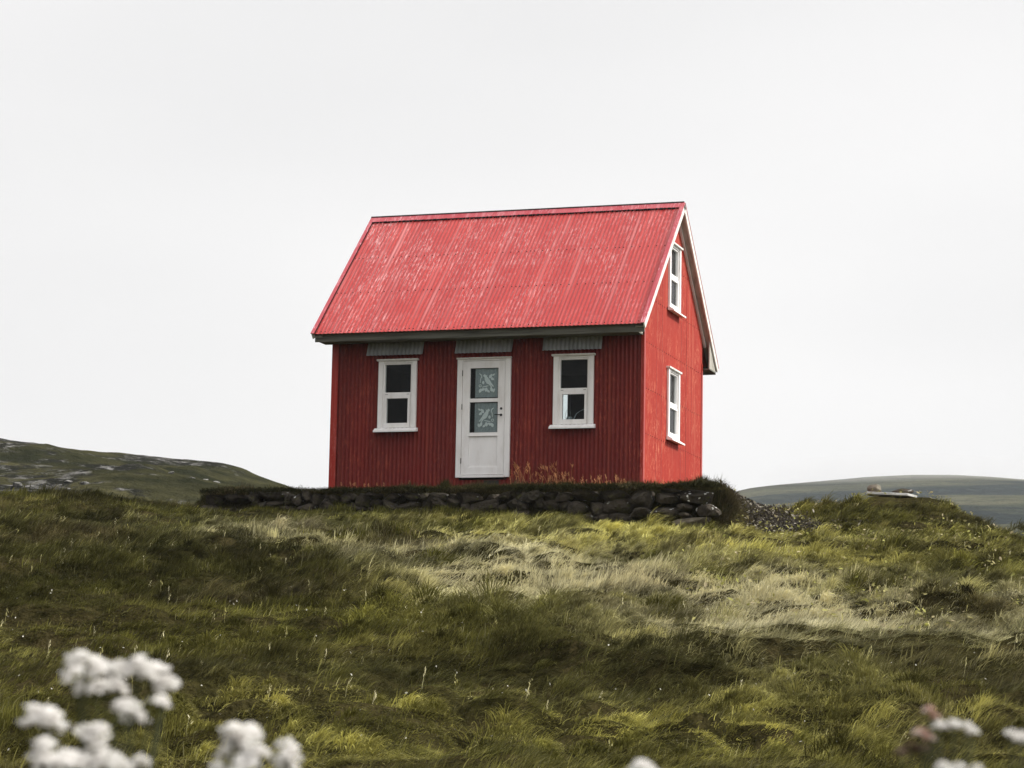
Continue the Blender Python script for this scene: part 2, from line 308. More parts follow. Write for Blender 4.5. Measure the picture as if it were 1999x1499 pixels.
# left rocky hill
def yh(x): return 1391+.0187*(x-1000)
def skyline(pts, d):
    p = np.array(pts, float); return (p[:, 0]-1000)/FPX*d, (yh(p[:, 0])-p[:, 1])/FPX*d
kt, kz = skyline([(-2600, 900), (-1200, 850), (-500, 852), (0, 862), (60, 867), (130, 881), (240, 893), (330, 903), (440, 915), (475, 925), (500, 938), (535, 950), (600, 968), (900, 1010), (1200, 1100)], 150)
sl = np.concatenate([np.linspace(56, 160, 190), np.linspace(162, 300, 40)]); tl = np.linspace(-115, 12, 330)
S, T = np.meshgrid(sl, tl, indexing='ij'); top = np.interp(T, kt, kz)
u = (S-56)/(150-56); Z = 3.6*(1-u)+top*u + 1.0*np.sin(u*3.14)*0
Z = np.where(S > 150, top-(S-150)**1.4*.06, Z)
n = .55*fbm(S/11, T/15, 4, 41)+.30*(1-2*np.abs(vn(S/5, T/11, 43)))+.13*fbm(S/1.6, T/1.8, 3, 47)
fade = np.clip(np.abs(S-150)/14, .42, 1); Z = Z+n*fade - 3*sst(62, 56, S)
tag(grid_mesh('hill', S, T, CAM.z+Z, M['hill_l']), 'dark rocky hillside rising behind the field on the left', 'hill')
kt, kz = skyline([(-600, 1150), (900, 1080), (1200, 1010), (1400, 972), (1470, 956), (1520, 950), (1600, 943), (1700, 934), (1790, 929.5), (1870, 930), (1940, 934), (1999, 939), (2200, 952), (2800, 1010), (3800, 1130)], 1000)
sl = np.linspace(420, 1500, 160); tl = np.linspace(-250, 560, 300)
S, T = np.meshgrid(sl, tl, indexing='ij'); top = np.interp(T, kt, kz); u = (S-420)/580
Z = np.where(S < 1000, 27*(1-u)+top*u, top-((S-1000)/500)**2*60)
ter = 3.2*(vn(u*9+.4*vn(S/90, T/90, 3), T/160, 61))+1.6*fbm(S/40, T/70, 3, 63)
Z = Z+ter*np.clip(np.abs(S-1000)/120, .12, 1)
tag(grid_mesh('hill', S, T, CAM.z+Z, M['hill_r']), 'far blue-green hill under the sky at the right', 'hill')

# ------------------------------------------------------------------ house
HX0, HX1 = -W_, 0.
PITCH_ = .0762
house = tag(empty('red_house', (0, 0, 0)), 'small red corrugated-iron house with a steep faded red roof, standing behind the low stone wall', 'house')
AMP = .0115
ZE, ZR, OV, OS = 2.7145, 5.3785, .6359, .1826
SL = (ZR-ZE)/(D_/2+OV)
def corr_sheet(u0, u1, v0, v1, fn, holes=(), vl=(), clip=None, amp=AMP, seg=8, du=None):
    """corrugated sheet in (u,v); fn(u,v,w) -> xyz arrays; w is the out-of-plane wave"""
    us = np.arange(u0, u1, PITCH_/seg); us = np.append(us, u1)
    vs = np.unique(np.round(np.concatenate([np.linspace(v0, v1, max(2, int((v1-v0)/.25)+1)), *[[h[2], h[3]] for h in holes], vl]), 4))
    vs = vs[(vs >= v0-1e-6) & (vs <= v1+1e-6)]
    U, Vv = np.meshgrid(us, vs, indexing='ij')
    if clip is not None: Vv = np.minimum(Vv, clip(U))
    w_ = amp*np.cos(2*np.pi*U/PITCH_); P = fn(U, Vv, w_); V = np.stack(P, -1).reshape(-1, 3)
    n, k = U.shape; i = np.arange(n*k).reshape(n, k)
    F = np.stack([i[:-1, :-1], i[1:, :-1], i[1:, 1:], i[:-1, 1:]], -1); keep = np.ones((n-1, k-1), bool)
    uc = (U[1:, 1:]+U[:-1, 1:])/2; uc = uc[:, :]; vc = (vs[1:]+vs[:-1])/2
    for h in holes: keep &= ~((uc > h[0]) & (uc < h[1]) & (vc > h[2])[None, :] & (vc < h[3])[None, :])
    if clip is not None: keep &= (Vv[:-1, 1:]-Vv[:-1, :-1] > 1e-5) | (Vv[1:, 1:]-Vv[1:, :-1] > 1e-5)
    F = F[keep]; used = np.unique(F); mp_ = np.zeros(len(V), int); mp_[used] = np.arange(len(used))
    return V[used], mp_[F], np.stack([U.ravel(), Vv.ravel()], -1)[used]
def sheet(name, m, parent, *a, **k):
    V, F, uv = corr_sheet(*a, **k); return np_mesh(name, V, F, m, parent, uv=uv)
def flat_uv(o, f):
    me = o.data; l = me.uv_layers.new(name='UVMap')
    for lp in me.loops: l.data[lp.index].uv = f(me.vertices[lp.vertex_index].co)
WINF = [(-4.8863, -4.1611), (-1.6059, -.8779)]; WZ = (1.0699, 2.2773)
DX = (-3.3865, -2.3943); DZ = (.165, 2.2687)
holesF = [(a+.05, b-.05, WZ[0]+.03, WZ[1]-.03) for a, b in WINF]+[(DX[0]+.05, DX[1]-.05, .12, DZ[1]-.03)]
GW = (1.60, 2.44); GZ = (1.0357, 2.2622); UGW = (1.62, 2.44); UGZ = (3.3854, 4.57)
holesG = [(GW[0]+.05, GW[1]-.05, GZ[0]+.03, GZ[1]-.03), (UGW[0]+.05, UGW[1]-.05, UGZ[0]+.03, UGZ[1]-.03)]
RW = (-3.27, -2.52); holesB = [(RW[0]+.04, RW[1]-.04, 1.15, 2.22)]
roofz = lambda y: ZR-.07-np.abs(y-D_/2)*SL
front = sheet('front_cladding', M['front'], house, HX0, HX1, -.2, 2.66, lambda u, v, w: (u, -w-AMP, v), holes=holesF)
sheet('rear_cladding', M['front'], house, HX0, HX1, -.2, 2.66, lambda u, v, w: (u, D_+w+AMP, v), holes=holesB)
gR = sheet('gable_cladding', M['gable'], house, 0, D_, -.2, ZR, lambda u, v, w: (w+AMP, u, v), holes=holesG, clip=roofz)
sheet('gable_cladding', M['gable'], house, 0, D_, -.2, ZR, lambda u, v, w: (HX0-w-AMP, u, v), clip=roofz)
def merge_into(parent, mb, m):
    me = parent.data; k0 = len(me.polygons); bm = bmesh.new(); bm.from_mesh(me); m2 = bpy.data.meshes.new('tmp'); m2.from_pydata(mb.v, [], mb.f)
    bm.from_mesh(m2); bm.faces.ensure_lookup_table()
    for f in bm.faces[k0:]: f.material_index = 1; f.smooth = False
    bm.to_mesh(me); bm.free(); bpy.data.meshes.remove(m2); me.materials.append(m)
# dark screw rows
def rivets(pts, nrm, parent, r=.006):
    mb = MB(); nrm = Vector(nrm).normalized(); a = nrm.orthogonal().normalized(); c = nrm.cross(a)
    for p in pts:
        p = Vector(p); b = len(mb.v); k = 6
        for rr, h in ((r, 0), (r*.75, r*.6)):
            mb.v += [tuple(p+nrm*h+(a*math.cos(6.283*i/k)+c*math.sin(6.283*i/k))*rr) for i in range(k)]
        mb.f += [(b+i, b+(i+1) % k, b+k+(i+1) % k, b+k+i) for i in range(k)]+[tuple(b+k+i for i in range(k))]
    merge_into(parent, mb, M['screw_shade'])
pts = []
for z in (.1, .907, 1.702, 2.516, 3.33, 4.14):
    for k in range(1, int(D_/PITCH_)):
        y = k*PITCH_*1
        if z < roofz(y)-.1 and not any(h[0]-.07 < y < h[1]+.07 and h[2]-.1 < z < h[3]+.1 for h in holesG) and k % 2 == 0: pts.append((2*AMP, y, z+random.uniform(-.004, .004)))
rivets(pts, (1, 0, 0), gR, .010)
# vertical lap joints between gable sheets
mb = MB()
for y in (.84, 1.22, 2.62, 3.02, 3.43): mb.box(2*AMP-.001, 2*AMP+.003, y, y+.012, -.2, float(roofz(y))-.05)
lp = mb.build('lap_joint', M['trimred'], gR); flat_uv(lp, lambda c: (c.y, c.z))
# walls behind the cladding (timber, dark inside) with openings
def wall_holes(name, m, parent, u0, u1, v0, v1, holes, fn, d0, d1, topf=None):
    us = sorted({u0, u1, *[h[0] for h in holes], *[h[1] for h in holes]}); vs = sorted({v0, v1, *[h[2] for h in holes], *[h[3] for h in holes]})
    mb = MB()
    for a, b in zip(us, us[1:]):
        for c, d in zip(vs, vs[1:]):
            if any(h[0]-1e-6 < (a+b)/2 < h[1]+1e-6 and h[2] < (c+d)/2 < h[3] for h in holes): continue
            p = [fn(a, c, d0), fn(b, c, d0), fn(b, d, d0), fn(a, d, d0)]; e = Vector(fn(a, c, d1))-Vector(fn(a, c, d0)); mb.prism(p, e)
    return mb.build(name, m, parent)
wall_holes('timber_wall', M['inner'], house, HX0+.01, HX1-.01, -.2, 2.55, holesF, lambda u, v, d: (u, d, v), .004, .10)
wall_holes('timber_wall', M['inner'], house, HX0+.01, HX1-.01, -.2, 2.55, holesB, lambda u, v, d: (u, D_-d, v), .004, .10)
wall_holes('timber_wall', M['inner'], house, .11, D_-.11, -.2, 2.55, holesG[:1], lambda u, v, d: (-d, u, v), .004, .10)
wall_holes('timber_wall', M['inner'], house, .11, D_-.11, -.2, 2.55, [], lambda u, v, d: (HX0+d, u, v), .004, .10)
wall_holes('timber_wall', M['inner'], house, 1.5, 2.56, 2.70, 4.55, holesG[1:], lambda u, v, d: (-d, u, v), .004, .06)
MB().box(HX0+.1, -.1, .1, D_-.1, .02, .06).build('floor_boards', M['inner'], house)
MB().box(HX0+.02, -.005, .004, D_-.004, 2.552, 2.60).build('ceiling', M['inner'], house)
# corner flashings
for (x0, x1, y0, y1) in ((HX0-.024, HX0+.10, -.024, -.019), (-.03, .024, -.024, -.019)):
    o = MB().box(x0, x1, y0-.004, y1, -.2, 2.62).build('corner_flashing', M['trimred'], house); flat_uv(o, lambda c: (c.x+c.y, c.z))
for (x0, x1, y0, y1) in ((.019, .028, -.018, .07), (.019, .028, D_-.07, D_+.024)):
    o = MB().box(x0, x1, y0, y1, -.2, 2.72).build('corner_flashing', M['trimred'], house); flat_uv(o, lambda c: (c.y+c.x, c.z))
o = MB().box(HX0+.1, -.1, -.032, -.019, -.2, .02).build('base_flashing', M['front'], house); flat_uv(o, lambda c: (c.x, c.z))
# roof
XL, XR = HX0-OS, OS
Ls = math.hypot(D_/2+OV, ZR-ZE); ny, nz = (ZR-ZE)/Ls, (D_/2+OV)/Ls
def froof(u, v, w): t = v/Ls; return (u, -OV+t*(D_/2+OV)-w*ny, ZE+t*(ZR-ZE)+w*nz)
def broof(u, v, w): t = v/Ls; return (u, D_+OV-t*(D_/2+OV)+w*ny, ZE+t*(ZR-ZE)+w*nz)
roofF = sheet('roof_sheet', M['roof'], house, XL+.04, XR-.04, 0, Ls-.03, froof, amp=.0044)
roofB = sheet('roof_sheet', M['roof'], house, XL+.04, XR-.04, 0, Ls-.03, broof, amp=.0075)
pts = []
for v in (.06, Ls*.335, Ls*.635, Ls-.17):
    for k in range(int((XR-XL-.1)/PITCH_)):
        u = (math.ceil((XL+.06)/PITCH_)+k)*PITCH_
        if (k % 2 == 0 or k % 11 == 1) and u < XR-.05: p = froof(u, v+random.uniform(-.006, .006), .0044); pts.append(p)
rivets(pts, (0, -ny, nz), roofF, .012)
def slope_strip(name, m, parent, side, u0, u1, v0, v1, w0, w1, uvw=True):
    f = froof if side < 0 else broof
    q = [f(u, v, w) for u, v, w in ((u0, v0, w0), (u1, v0, w0), (u1, v1, w0), (u0, v1, w0), (u0, v0, w1), (u1, v0, w1), (u1, v1, w1), (u0, v1, w1))]
    mb = MB(); mb.v = q; fs = [(0, 3, 2, 1), (4, 5, 6, 7), (0, 1, 5, 4), (1, 2, 6, 5), (2, 3, 7, 6), (3, 0, 4, 7)]
    mb.f = fs if side < 0 else [t[::-1] for t in fs]
    o = mb.build(name, m, parent)
    if uvw: flat_uv(o, lambda c: (c.x, abs(c.z)*1.45))
    return o
roof_caps = []
for side in (-1, 1):
    roof_caps.append(slope_strip('ridge_cap', M['ridge'], house, side, XL, XR, Ls-.15, Ls+.012, .019, .025))
    slope_strip('verge_flashing', M['ridge'], house, side, XL-.012, XL+.050, -.01, Ls, .014, .026)
    slope_strip('verge_flashing', M['ridge'], house, side, XR-.065, XR+.012, -.01, Ls, .014, .026)
    for (a, b_) in ((XL-.004, XL+.024), (XR-.024, XR+.004)):   # bargeboards
        f = froof if side < 0 else broof
        slope_strip('bargeboard', M['barge'], house, side, a, b_, .0, Ls-.004 if side < 0 else Ls-.005, -.105, .013, False)
    # soffit boards under the verge and under the eaves
    slope_strip('verge_soffit', M['soffit'], house, side, .005, XR-.026, .02, Ls-.08, -.098, -.078, False)
    slope_strip('verge_soffit', M['soffit'], house, side, XL+.026, HX0-.005, .02, Ls-.08, -.098, -.078, False)
    slope_strip('gable_trim', M['white'], house, side, .021, .060, .62, Ls-.12, -.136, -.0985, False)
    y0, y1 = (-.53, -.5026) if side < 0 else (D_+.5026, D_+.53)
    MB().box(XL+.026, XR-.026, y0, y1, 2.585, 2.742).build('fascia', M['wood'], house, .003)
    a, b_ = (-.5006, -.02) if side < 0 else (D_+.02, D_+.5006)
    MB().box(XL+.026, XR-.026 if side > 0 else -.001, a, b_, 2.612, 2.634).build('eave_soffit', M['wood'], house)
    yy = lambda y: -y if side < 0 else D_+y
    for x0 in (XL+.03, XR-.05) if side > 0 else (XL+.03, -.022):
        p = [(x0, yy(.5), 2.637), (x0, yy(.5), 2.72), (x0, yy(.03), 3.16), (x0, yy(.03), 2.637)]
        MB().prism(p, (.02, 0, 0)).build('eave_end_board', M['soffit'], house)
mb = MB(); rg = random.Random(4)
for k in range(int((XR-XL-.2)/PITCH_)):      # black blocks standing in for shade in the valleys under the ridge flashing
    u = XL+.07+k*PITCH_; a = rg.uniform(.022, .058); hgt = rg.uniform(.020, .030)
    q = [froof(u+du, Ls-.158+dv, w) for w in (-.004, hgt) for du, dv in ((0, -.022), (a, -.018), (a, .012), (0, .012))]; b0 = len(mb.v); mb.v += q
    mb.f += [tuple(b0+i for i in f) for f in ((0, 3, 2, 1), (4, 5, 6, 7), (0, 1, 5, 4), (1, 2, 6, 5), (2, 3, 7, 6), (3, 0, 4, 7))]
merge_into(roof_caps[0], mb, M['screw_shade'])
slope_strip('verge_shade_strip', M['screw_shade'], house, -1, XL+.0505, XL+.062, 0, Ls-.02, -.004, .012, False)  # dark strip added as the shadow line beside the left verge flashing
MB().tube([(XL-.012, D_/2, ZR+.028), (XR-.01, D_/2, ZR+.028)], .020, 8).build('ridge_roll', M['dark'], house)
# windows
def fr_box(mb, u0, u1, v0, v1, fn, d0, d1):
    a = fn(u0, v0, d0); b_ = fn(u1, v1, d1); mb.box(min(a[0], b_[0]), max(a[0], b_[0]), min(a[1], b_[1]), max(a[1], b_[1]), v0, v1)
def window(fn, u0, u1, z0, z1, mirror=False, cloth=None, label=None):
    """fn(u,z,d): d = metres out of the wall plane"""
    B = lambda *a: fr_box(mb, *a[:4], fn, a[4], a[5]); cw = .083
    mb = MB()
    B(u0, u0+cw, z0, z1, -.02, .045); B(u1-cw, u1, z0, z1, -.02, .045)
    B(u0+cw, u1-cw, z1-.035, z1, -.05, .030)
    win = mb.build('window', M['white'], house, .002)
    if label: win['label'] = label
    mb = MB(); B(u0-.03, u1+.03, z1+.001, z1+.034, -.005, .075); mb.build('head_trim', M['barge'], win, .003)
    # sloping sill
    prof = [(.019, z0-.002), (.049, z0-.004), (.135, z0-.055), (.135, z0-.083), (.019, z0-.068)]
    mb = MB(); P = [fn(u0-.045, z, d) for d, z in prof]; e = Vector(fn(u1+.045, 0, 0))-Vector(fn(u0-.045, 0, 0)); mb.prism(P, e); mb.build('sill', M['white'], win, .002)
    zt = z0+.64; zm = z0+.53
    mb = MB()   # fixed frame
    B(u0+cw+.001, u0+cw+.034, z0+.001, z1-.036, -.06, .012); B(u1-cw-.034, u1-cw-.001, z0+.001, z1-.036, -.06, .012)
    B(u0+cw+.035, u1-cw-.035, z1-.062, z1-.036, -.058, .010); B(u0+cw+.035, u1-cw-.035, zt-.06, zt, -.056, .020)
    mb.build('frame', M['white'], win, .002)
    mb = MB()   # opening lower casement
    a, b_, c, d = u0+cw+.036, u1-cw-.036, z0+.004, zt-.062
    B(a, a+.042, c, d, -.05, .026); B(b_-.042, b_, c, d, -.05, .026); B(a+.0425, b_-.0425, d-.045, d, -.048, .024); B(a+.0425, b_-.0425, c, c+.085, -.048, .024)
    mb.build('casement', M['white'], win, .002)
    for uu in (u0+cw+.075, u1-cw-.075): mb = MB(); B(uu-.024, uu+.024, zt-.038, zt-.032, .0195, .024); mb.build('hinge', M['dark'], win)
    mb = MB(); B(u0+cw+.03, u1-cw-.03, zt, z1-.06, -.032, -.028); mb.build('pane', M['glass'], win)
    mb = MB(); B(a+.04, b_-.04, c+.08, d-.04, -.012, -.008); mb.build('pane', M['glass'], win)
    return win
fnF = lambda u, z, d: (u, -.012-d, z); fnG = lambda u, z, d: (.012+d, u, z); fnB = lambda u, z, d: (u, D_+.012+d, z)
window(fnF, *WINF[0], *WZ, label='dark two-pane window left of the door')
window(fnF, *WINF[1], *WZ, label='two-pane window right of the door with a bright strip behind its lower pane')
window(fnG, *GW, *GZ, label='lower gable window'); window(fnG, *UGW, *UGZ, label='small upper gable window under the roof peak')
window(fnB, *RW, 1.0699, 2.2773, label='rear window')
# galvanised rain hoods
for x0, x1, zb in ((-5.10, -4.03, 2.375), (-3.42, -2.357, 2.37), (-1.80, -.726, 2.375)):
    def fh(u, v, w): k = (2.61-v)/.24; return (u, -.036-.08*k-w*(.35+.65*k), v)
    o = sheet('rain_hood', M['galv'], house, x0, x1, zb, 2.61, fh, amp=.019)
# door
dr = MB(); cw = .095
dr.box(DX[0], DX[0]+cw, -.057, .03, DZ[0], DZ[1]); dr.box(DX[1]-cw, DX[1], -.057, .03, DZ[0], DZ[1]); dr.box(DX[0]+cw, DX[1]-cw, -.050, .03, DZ[1]-.03, DZ[1])
door = dr.build('door', M['white'], house, .002); door['label'] = 'white front door with two small panes'
MB().box(DX[0]-.012, DX[1]+.012, -.085, -.02, DZ[1]+.001, DZ[1]+.026).build('head_trim', M['barge'], door, .003)
MB().box(DX[0]+cw+.001, DX[1]-cw-.001, -.065, .03, DZ[0]-.005, DZ[0]+.04).build('threshold', M['white'], door, .002)
lx0, lx1 = DX[0]+cw+.006, DX[1]-cw-.006; lz0, lz1 = DZ[0]+.048, DZ[1]-.036
gx0, gx1 = -3.148, -2.624
mb = MB(); y0, y1 = -.046, .0
mb.box(lx0, gx0, y0, y1, lz0, lz1); mb.box(gx1, lx1, y0, y1, lz0, lz1)
mb.box(gx0, gx1, y0, y1, 2.105, lz1); mb.box(gx0, gx1, y0, y1, 1.498, 1.563); mb.box(gx0, gx1, y0, y1, .885, .958); mb.box(gx0, gx1, y0, y1, lz0, .345)
mb.build('leaf', M['white'], door, .0025)
MB().box(gx0+.001, gx1-.001, -.032, -.006, .346, .884).build('lower_panel', M['white'], door, .002)
MB().box(gx0-.01, gx1+.01, -.062, -.0465, .893, .905).build('drip_strip', M['white'], door, .002)
for a, b_ in ((1.563, 2.105), (.958, 1.498)): MB().box(gx0-.005, gx1+.005, -.026, -.022, a-.005, b_+.005).build('pane', M['glass'], door)
for z in (2.02, 1.42, .46): MB().tube([(lx0-.004, -.054, z-.05), (lx0-.004, -.054, z+.05)], .007, 8).build('hinge', M['dark'], door)
mb = MB(); hx = -2.558
mb.tube([(hx, -.046, 1.262), (hx, -.058, 1.262)], .022, 16); mb.tube([(hx, -.058, 1.262), (hx, -.095, 1.262), (hx-.02, -.10, 1.262), (hx-.105, -.10, 1.262)], [.009, .009, .009, .008], 8); mb.build('handle', M['dark'], door, smooth=False)
MB().tube([(hx, -.046, 1.376), (hx, -.056, 1.376)], .022, 16).build('lock', M['dark'], door)
# small vent below the door
MB().box(-2.86, -2.58, -.045, -.0325, .0, .11).build('base_vent', M['dark'], house, .003)
# lace curtains behind the door panes
def ell(cx, cy, rx, ry, a=0, n=14): return [(cx+rx*math.cos(q)*math.cos(a)-ry*math.sin(q)*math.sin(a), cy+rx*math.cos(q)*math.sin(a)+ry*math.sin(q)*math.cos(a)) for q in (2*math.pi*i/n for i in range(n))]
def leafp(cx, cy, L_, w_, a): pts = [(-.5, 0), (-.25, .35), (0, .5), (.2, .32), (.35, .28), (.5, 0), (.35, -.28), (.2, -.32), (0, -.5), (-.25, -.35)]; return [(cx+L_*p*math.cos(a)-w_*q*math.sin(a), cy+L_*p*math.sin(a)+w_*q*math.cos(a)) for p, q in pts]
bird = [(-.42, .78), (-.32, .92), (-.20, .93), (-.10, .80), (.10, .62), (.30, .38), (.48, .10), (.80, -.30), (.70, -.34), (.40, -.10), (.62, -.40), (.50, -.42), (.25, -.12), (.0, .0), (-.15, .18), (-.24, .42), (-.26, .62)]
polys = [bird, leafp(.42, .72, .55, .34, .9), leafp(.62, .45, .42, .30, -.5), leafp(.75, .86, .35, .2, .6), leafp(-.70, -.70, .5, .34, 1.1), leafp(-.42, -.60, .5, .3, .5), leafp(-.05, -.62, .46, .40, 1.4), leafp(.2, -.78, .4, .26, -.6), leafp(.55, -.62, .5, .34, 2.0), leafp(.80, -.72, .45, .24, 1.2), ell(-.38, .10, .13, .17), ell(-.72, .92, .16, .05, -.7), ell(-.58, .72, .05, .20, .1), ell(-.68, .35, .045, .3, -.1), ell(-.15, -.30, .40, .05, .2), ell(-.08, .70, .20, .05, .9)]
ring = [(ell(-.72, -.22, .16, .15), ell(-.72, -.22, .09, .08))]
for i, (z0, z1, flip) in enumerate(((1.585, 2.10, 1), (.965, 1.485, -1))):
    x0, x1 = gx0+.085, gx1-.02
    mb = MB(); n = 40     # gently pleated net
    for k in range(n+1):
        x = x0+(x1-x0)*k/n; y = -.004+.003*math.sin(k*.9)
        mb.v += [(x, y, z0), (x, y, z1), (x, y+.002, z0), (x, y+.002, z1)]
    for k in range(n): b0 = 4*k; mb.f += [(b0, b0+4, b0+5, b0+1), (b0+3, b0+7, b0+6, b0+2)]
    cu = mb.build('lace_curtain', M['net'], None)
    tag(cu, 'grey lace curtain with a white bird facing %s, %s pane of the door' % (('left', 'upper') if i == 0 else ('right', 'lower')), 'curtain', 'lace curtains behind the door panes')
    mb = MB(); cx, cz = (x0+x1)/2+.005, (z0+z1)/2-.01; k = .168
    for j, p in enumerate(polys):
        y = -.0102-.0003*j; q = [(cx+flip*a*k, y, cz+b_*k*1.06) for a, b_ in p]
        if flip > 0: q = q
        mb.prism(q, (0, .0012, 0))
    for o_, in_ in ring:
        q = [(cx+flip*a*k, -.0102, cz+b_*k*1.06) for a, b_ in o_]; r_ = [(cx+flip*a*k, -.0102, cz+b_*k*1.06) for a, b_ in in_]; b0 = len(mb.v); n = len(q)
        mb.v += q+r_; mb.f += [(b0+i_, b0+(i_+1) % n, b0+n+(i_+1) % n, b0+n+i_) for i_ in range(n)]
    mb.build('bird_motif', M['lace'], cu)
# curtains in the gable windows
def drape(x, y0, y1, z0, z1, cut, name_label):
    n = 30; V = []; F = []
    for k in range(n+1):
        y = y0+(y1-y0)*k/n; xx = x+.012*math.sin(k*1.3)
        zz0 = z0+cut*(k/n)**2; V += [(xx, y, zz0), (xx, y, z1)]
    F = [(2*k, 2*k+2, 2*k+3, 2*k+1) for k in range(n)]
    mb = MB(); mb.v = V; mb.f = F; o = mb.build('window_curtain', M['curtain'], None); tag(o, name_label, 'curtain')
drape(-.11, GW[0]+.13, GW[1]-.1, 1.2, 2.2, 0, 'white net curtain hanging behind the lower gable window')
drape(-.09, UGW[0]+.13, UGW[1]-.25, 3.55, 4.44, .25, 'white net curtain hanging behind the upper gable window')
# watering can on the window board inside the right-hand front window
MB().box(-1.55, -.93, .10, .24, 1.10, 1.125).build('window_board', M['white'], house)
can = tag(empty('watering_can', (-1.37, .17, 1.125)), 'small pale watering can standing inside the front window right of the door', 'watering can')
MB().tube([(0, 0, 0), (0, 0, .01), (0, 0, .10), (0, 0, .11)], [.05, .055, .048, .035], 18).build('body', M['can'], can, smooth=True)
MB().tube([(.04, 0, .03), (.09, 0, .08), (.13, 0, .16), (.21, 0, .21), (.30, 0, .25)], [.014, .010, .007, .005, .009], 10).build('spout', M['can'], can, smooth=True)
MB().tube([(-.045, 0, .03), (-.075, 0, .10), (-.06, 0, .20), (-.02, 0, .235), (.02, 0, .20), (.025, 0, .11)], .0035, 8).build('handle', M['can'], can, smooth=True)
# ------------------------------------------------------------------ stones
def stone_mesh(name, sx, sy, sz, seed, m, sub=3, block=.55, amp=.12):
    bm = bmesh.new(); bmesh.ops.create_icosphere(bm, subdivisions=sub, radius=1)
    r = random.Random(seed); off = Vector((r.uniform(-50, 50), r.uniform(-50, 50), r.uniform(-50, 50)))
    from mathutils import noise as mn
    pl = [(Vector((r.uniform(-1, 1), r.uniform(-1, 1), r.uniform(-1, 1))).normalized(), r.uniform(.55, .85)) for _ in range(9)]
    for v in bm.verts:
        p = v.co.copy(); q = max(abs(p.x), abs(p.y), abs(p.z)); p = p*(1-block)+p/q*.92*block
        for nrm, d in pl:
            e = p.dot(nrm)-d
            if e > 0: p -= nrm*e*.85
        p *= 1+amp*mn.fractal(p*1.3+off, 1, 2, 3)+.03*mn.noise(p*7+off)
        v.co = Vector((p.x*sx, p.y*sy, p.z*sz))
    me = bpy.data.meshes.new(name); bm.to_mesh(me); bm.free(); me.polygons.foreach_set('use_smooth', [False]*len(me.polygons)); me.materials.append(m); return me
def put(name, me, loc, rot=(0, 0, 0), parent=None):
    o = bpy.data.objects.new(name, me); C.objects.link(o); o.location = loc; o.rotation_euler = rot
    if parent: o.parent = parent
    return o
WY = -1.50
wall = tag(empty('stone_wall', (-3.2, WY, -.5)), 'low dry-stone retaining wall of dark basalt under the turf in front of the red house', 'stone wall')
stones = []
def base_z(x): return float(CAM.z+terrain(*w2st(x, WY-.28)))-.03
rs = random.Random(5)
big = [(1.42, .30, .22, 'stone_lichen', 'black boulder with a pale worn edge at the right end of the wall, above the pale base slab'), (.62, .34, .24, 'stone_lichen', 'black boulder speckled with white lichen near the right end of the wall')]
fixed = [  # x, z, half-width, half-height, depth, material, label   (right-hand end of the wall)
    (1.37, -.41, .31, .135, .34, 'stone_lichen', 'large dark boulder at the upper right end of the wall'),
    (1.56, -.65, .24, .125, .32, 'stone_lichen', 'boulder with a white worn edge at the right end of the wall'),
    (1.17, -.60, .12, .075, .28, 'stone', None), (.80, -.69, .27, .15, .30, 'stone_lichen', 'black boulder speckled with white lichen'),
    (1.30, -.84, .38, .085, .28, 'brown_rock', 'pale brown slab at the foot of the wall'), (.88, -.44, .25, .115, .30, 'stone', None), (.92, -.31, .2, .04, .28, 'stone', None),
    (.44, -.42, .20, .13, .30, 'stone', None), (.42, -.67, .18, .11, .3, 'stone', None), (1.16, -.72, .13, .05, .28, 'stone', None)]
for x, z, hw, hh, dp, mm, lb in fixed:
    me = stone_mesh('stone', hw, dp, hh, rs.random(), M[mm]); o = put('stone', me, (x+3.2, rs.uniform(-.03, .03)-.02, z+.5+.055), (rs.uniform(-.05, .05), rs.uniform(-.08, .08), rs.uniform(-.1, .1)), wall); stones.append(o)
    if lb: o['label'] = lb
x = -7.4; cols = []
z_top = -.225
rows = 3
for r_ in range(4):
    x = -7.6+rs.uniform(0, .15)
    while x < .28:
        bz = base_z(x); avail = z_top-bz; nr = 2 if avail < .40 else 3
        if x < -6.9: nr = 2
        if r_ >= nr: x += .3; continue
        hw = rs.uniform(.07, .19) if rs.random() < .75 else rs.uniform(.18, .28); rh = avail/nr
        hh = rh/2*rs.uniform(.95, 1.4); zc = bz+rh*(r_+.5)+rs.uniform(-.045, .045)
        if len(stones) < 98:
            me = stone_mesh('stone', hw*1.14, rs.uniform(.17, .27), hh*1.12, rs.random(), M['stone_lichen' if rs.random() < .07 else 'stone'], block=rs.uniform(.3, .95))
            stones.append(put('stone', me, (x+hw+3.2, rs.uniform(-.05, .05), zc+.5), (rs.uniform(-.12, .12), rs.uniform(-.3, .3), rs.uniform(-.2, .2)), wall))
        x += hw*2*1.0
print('stones', len(stones))
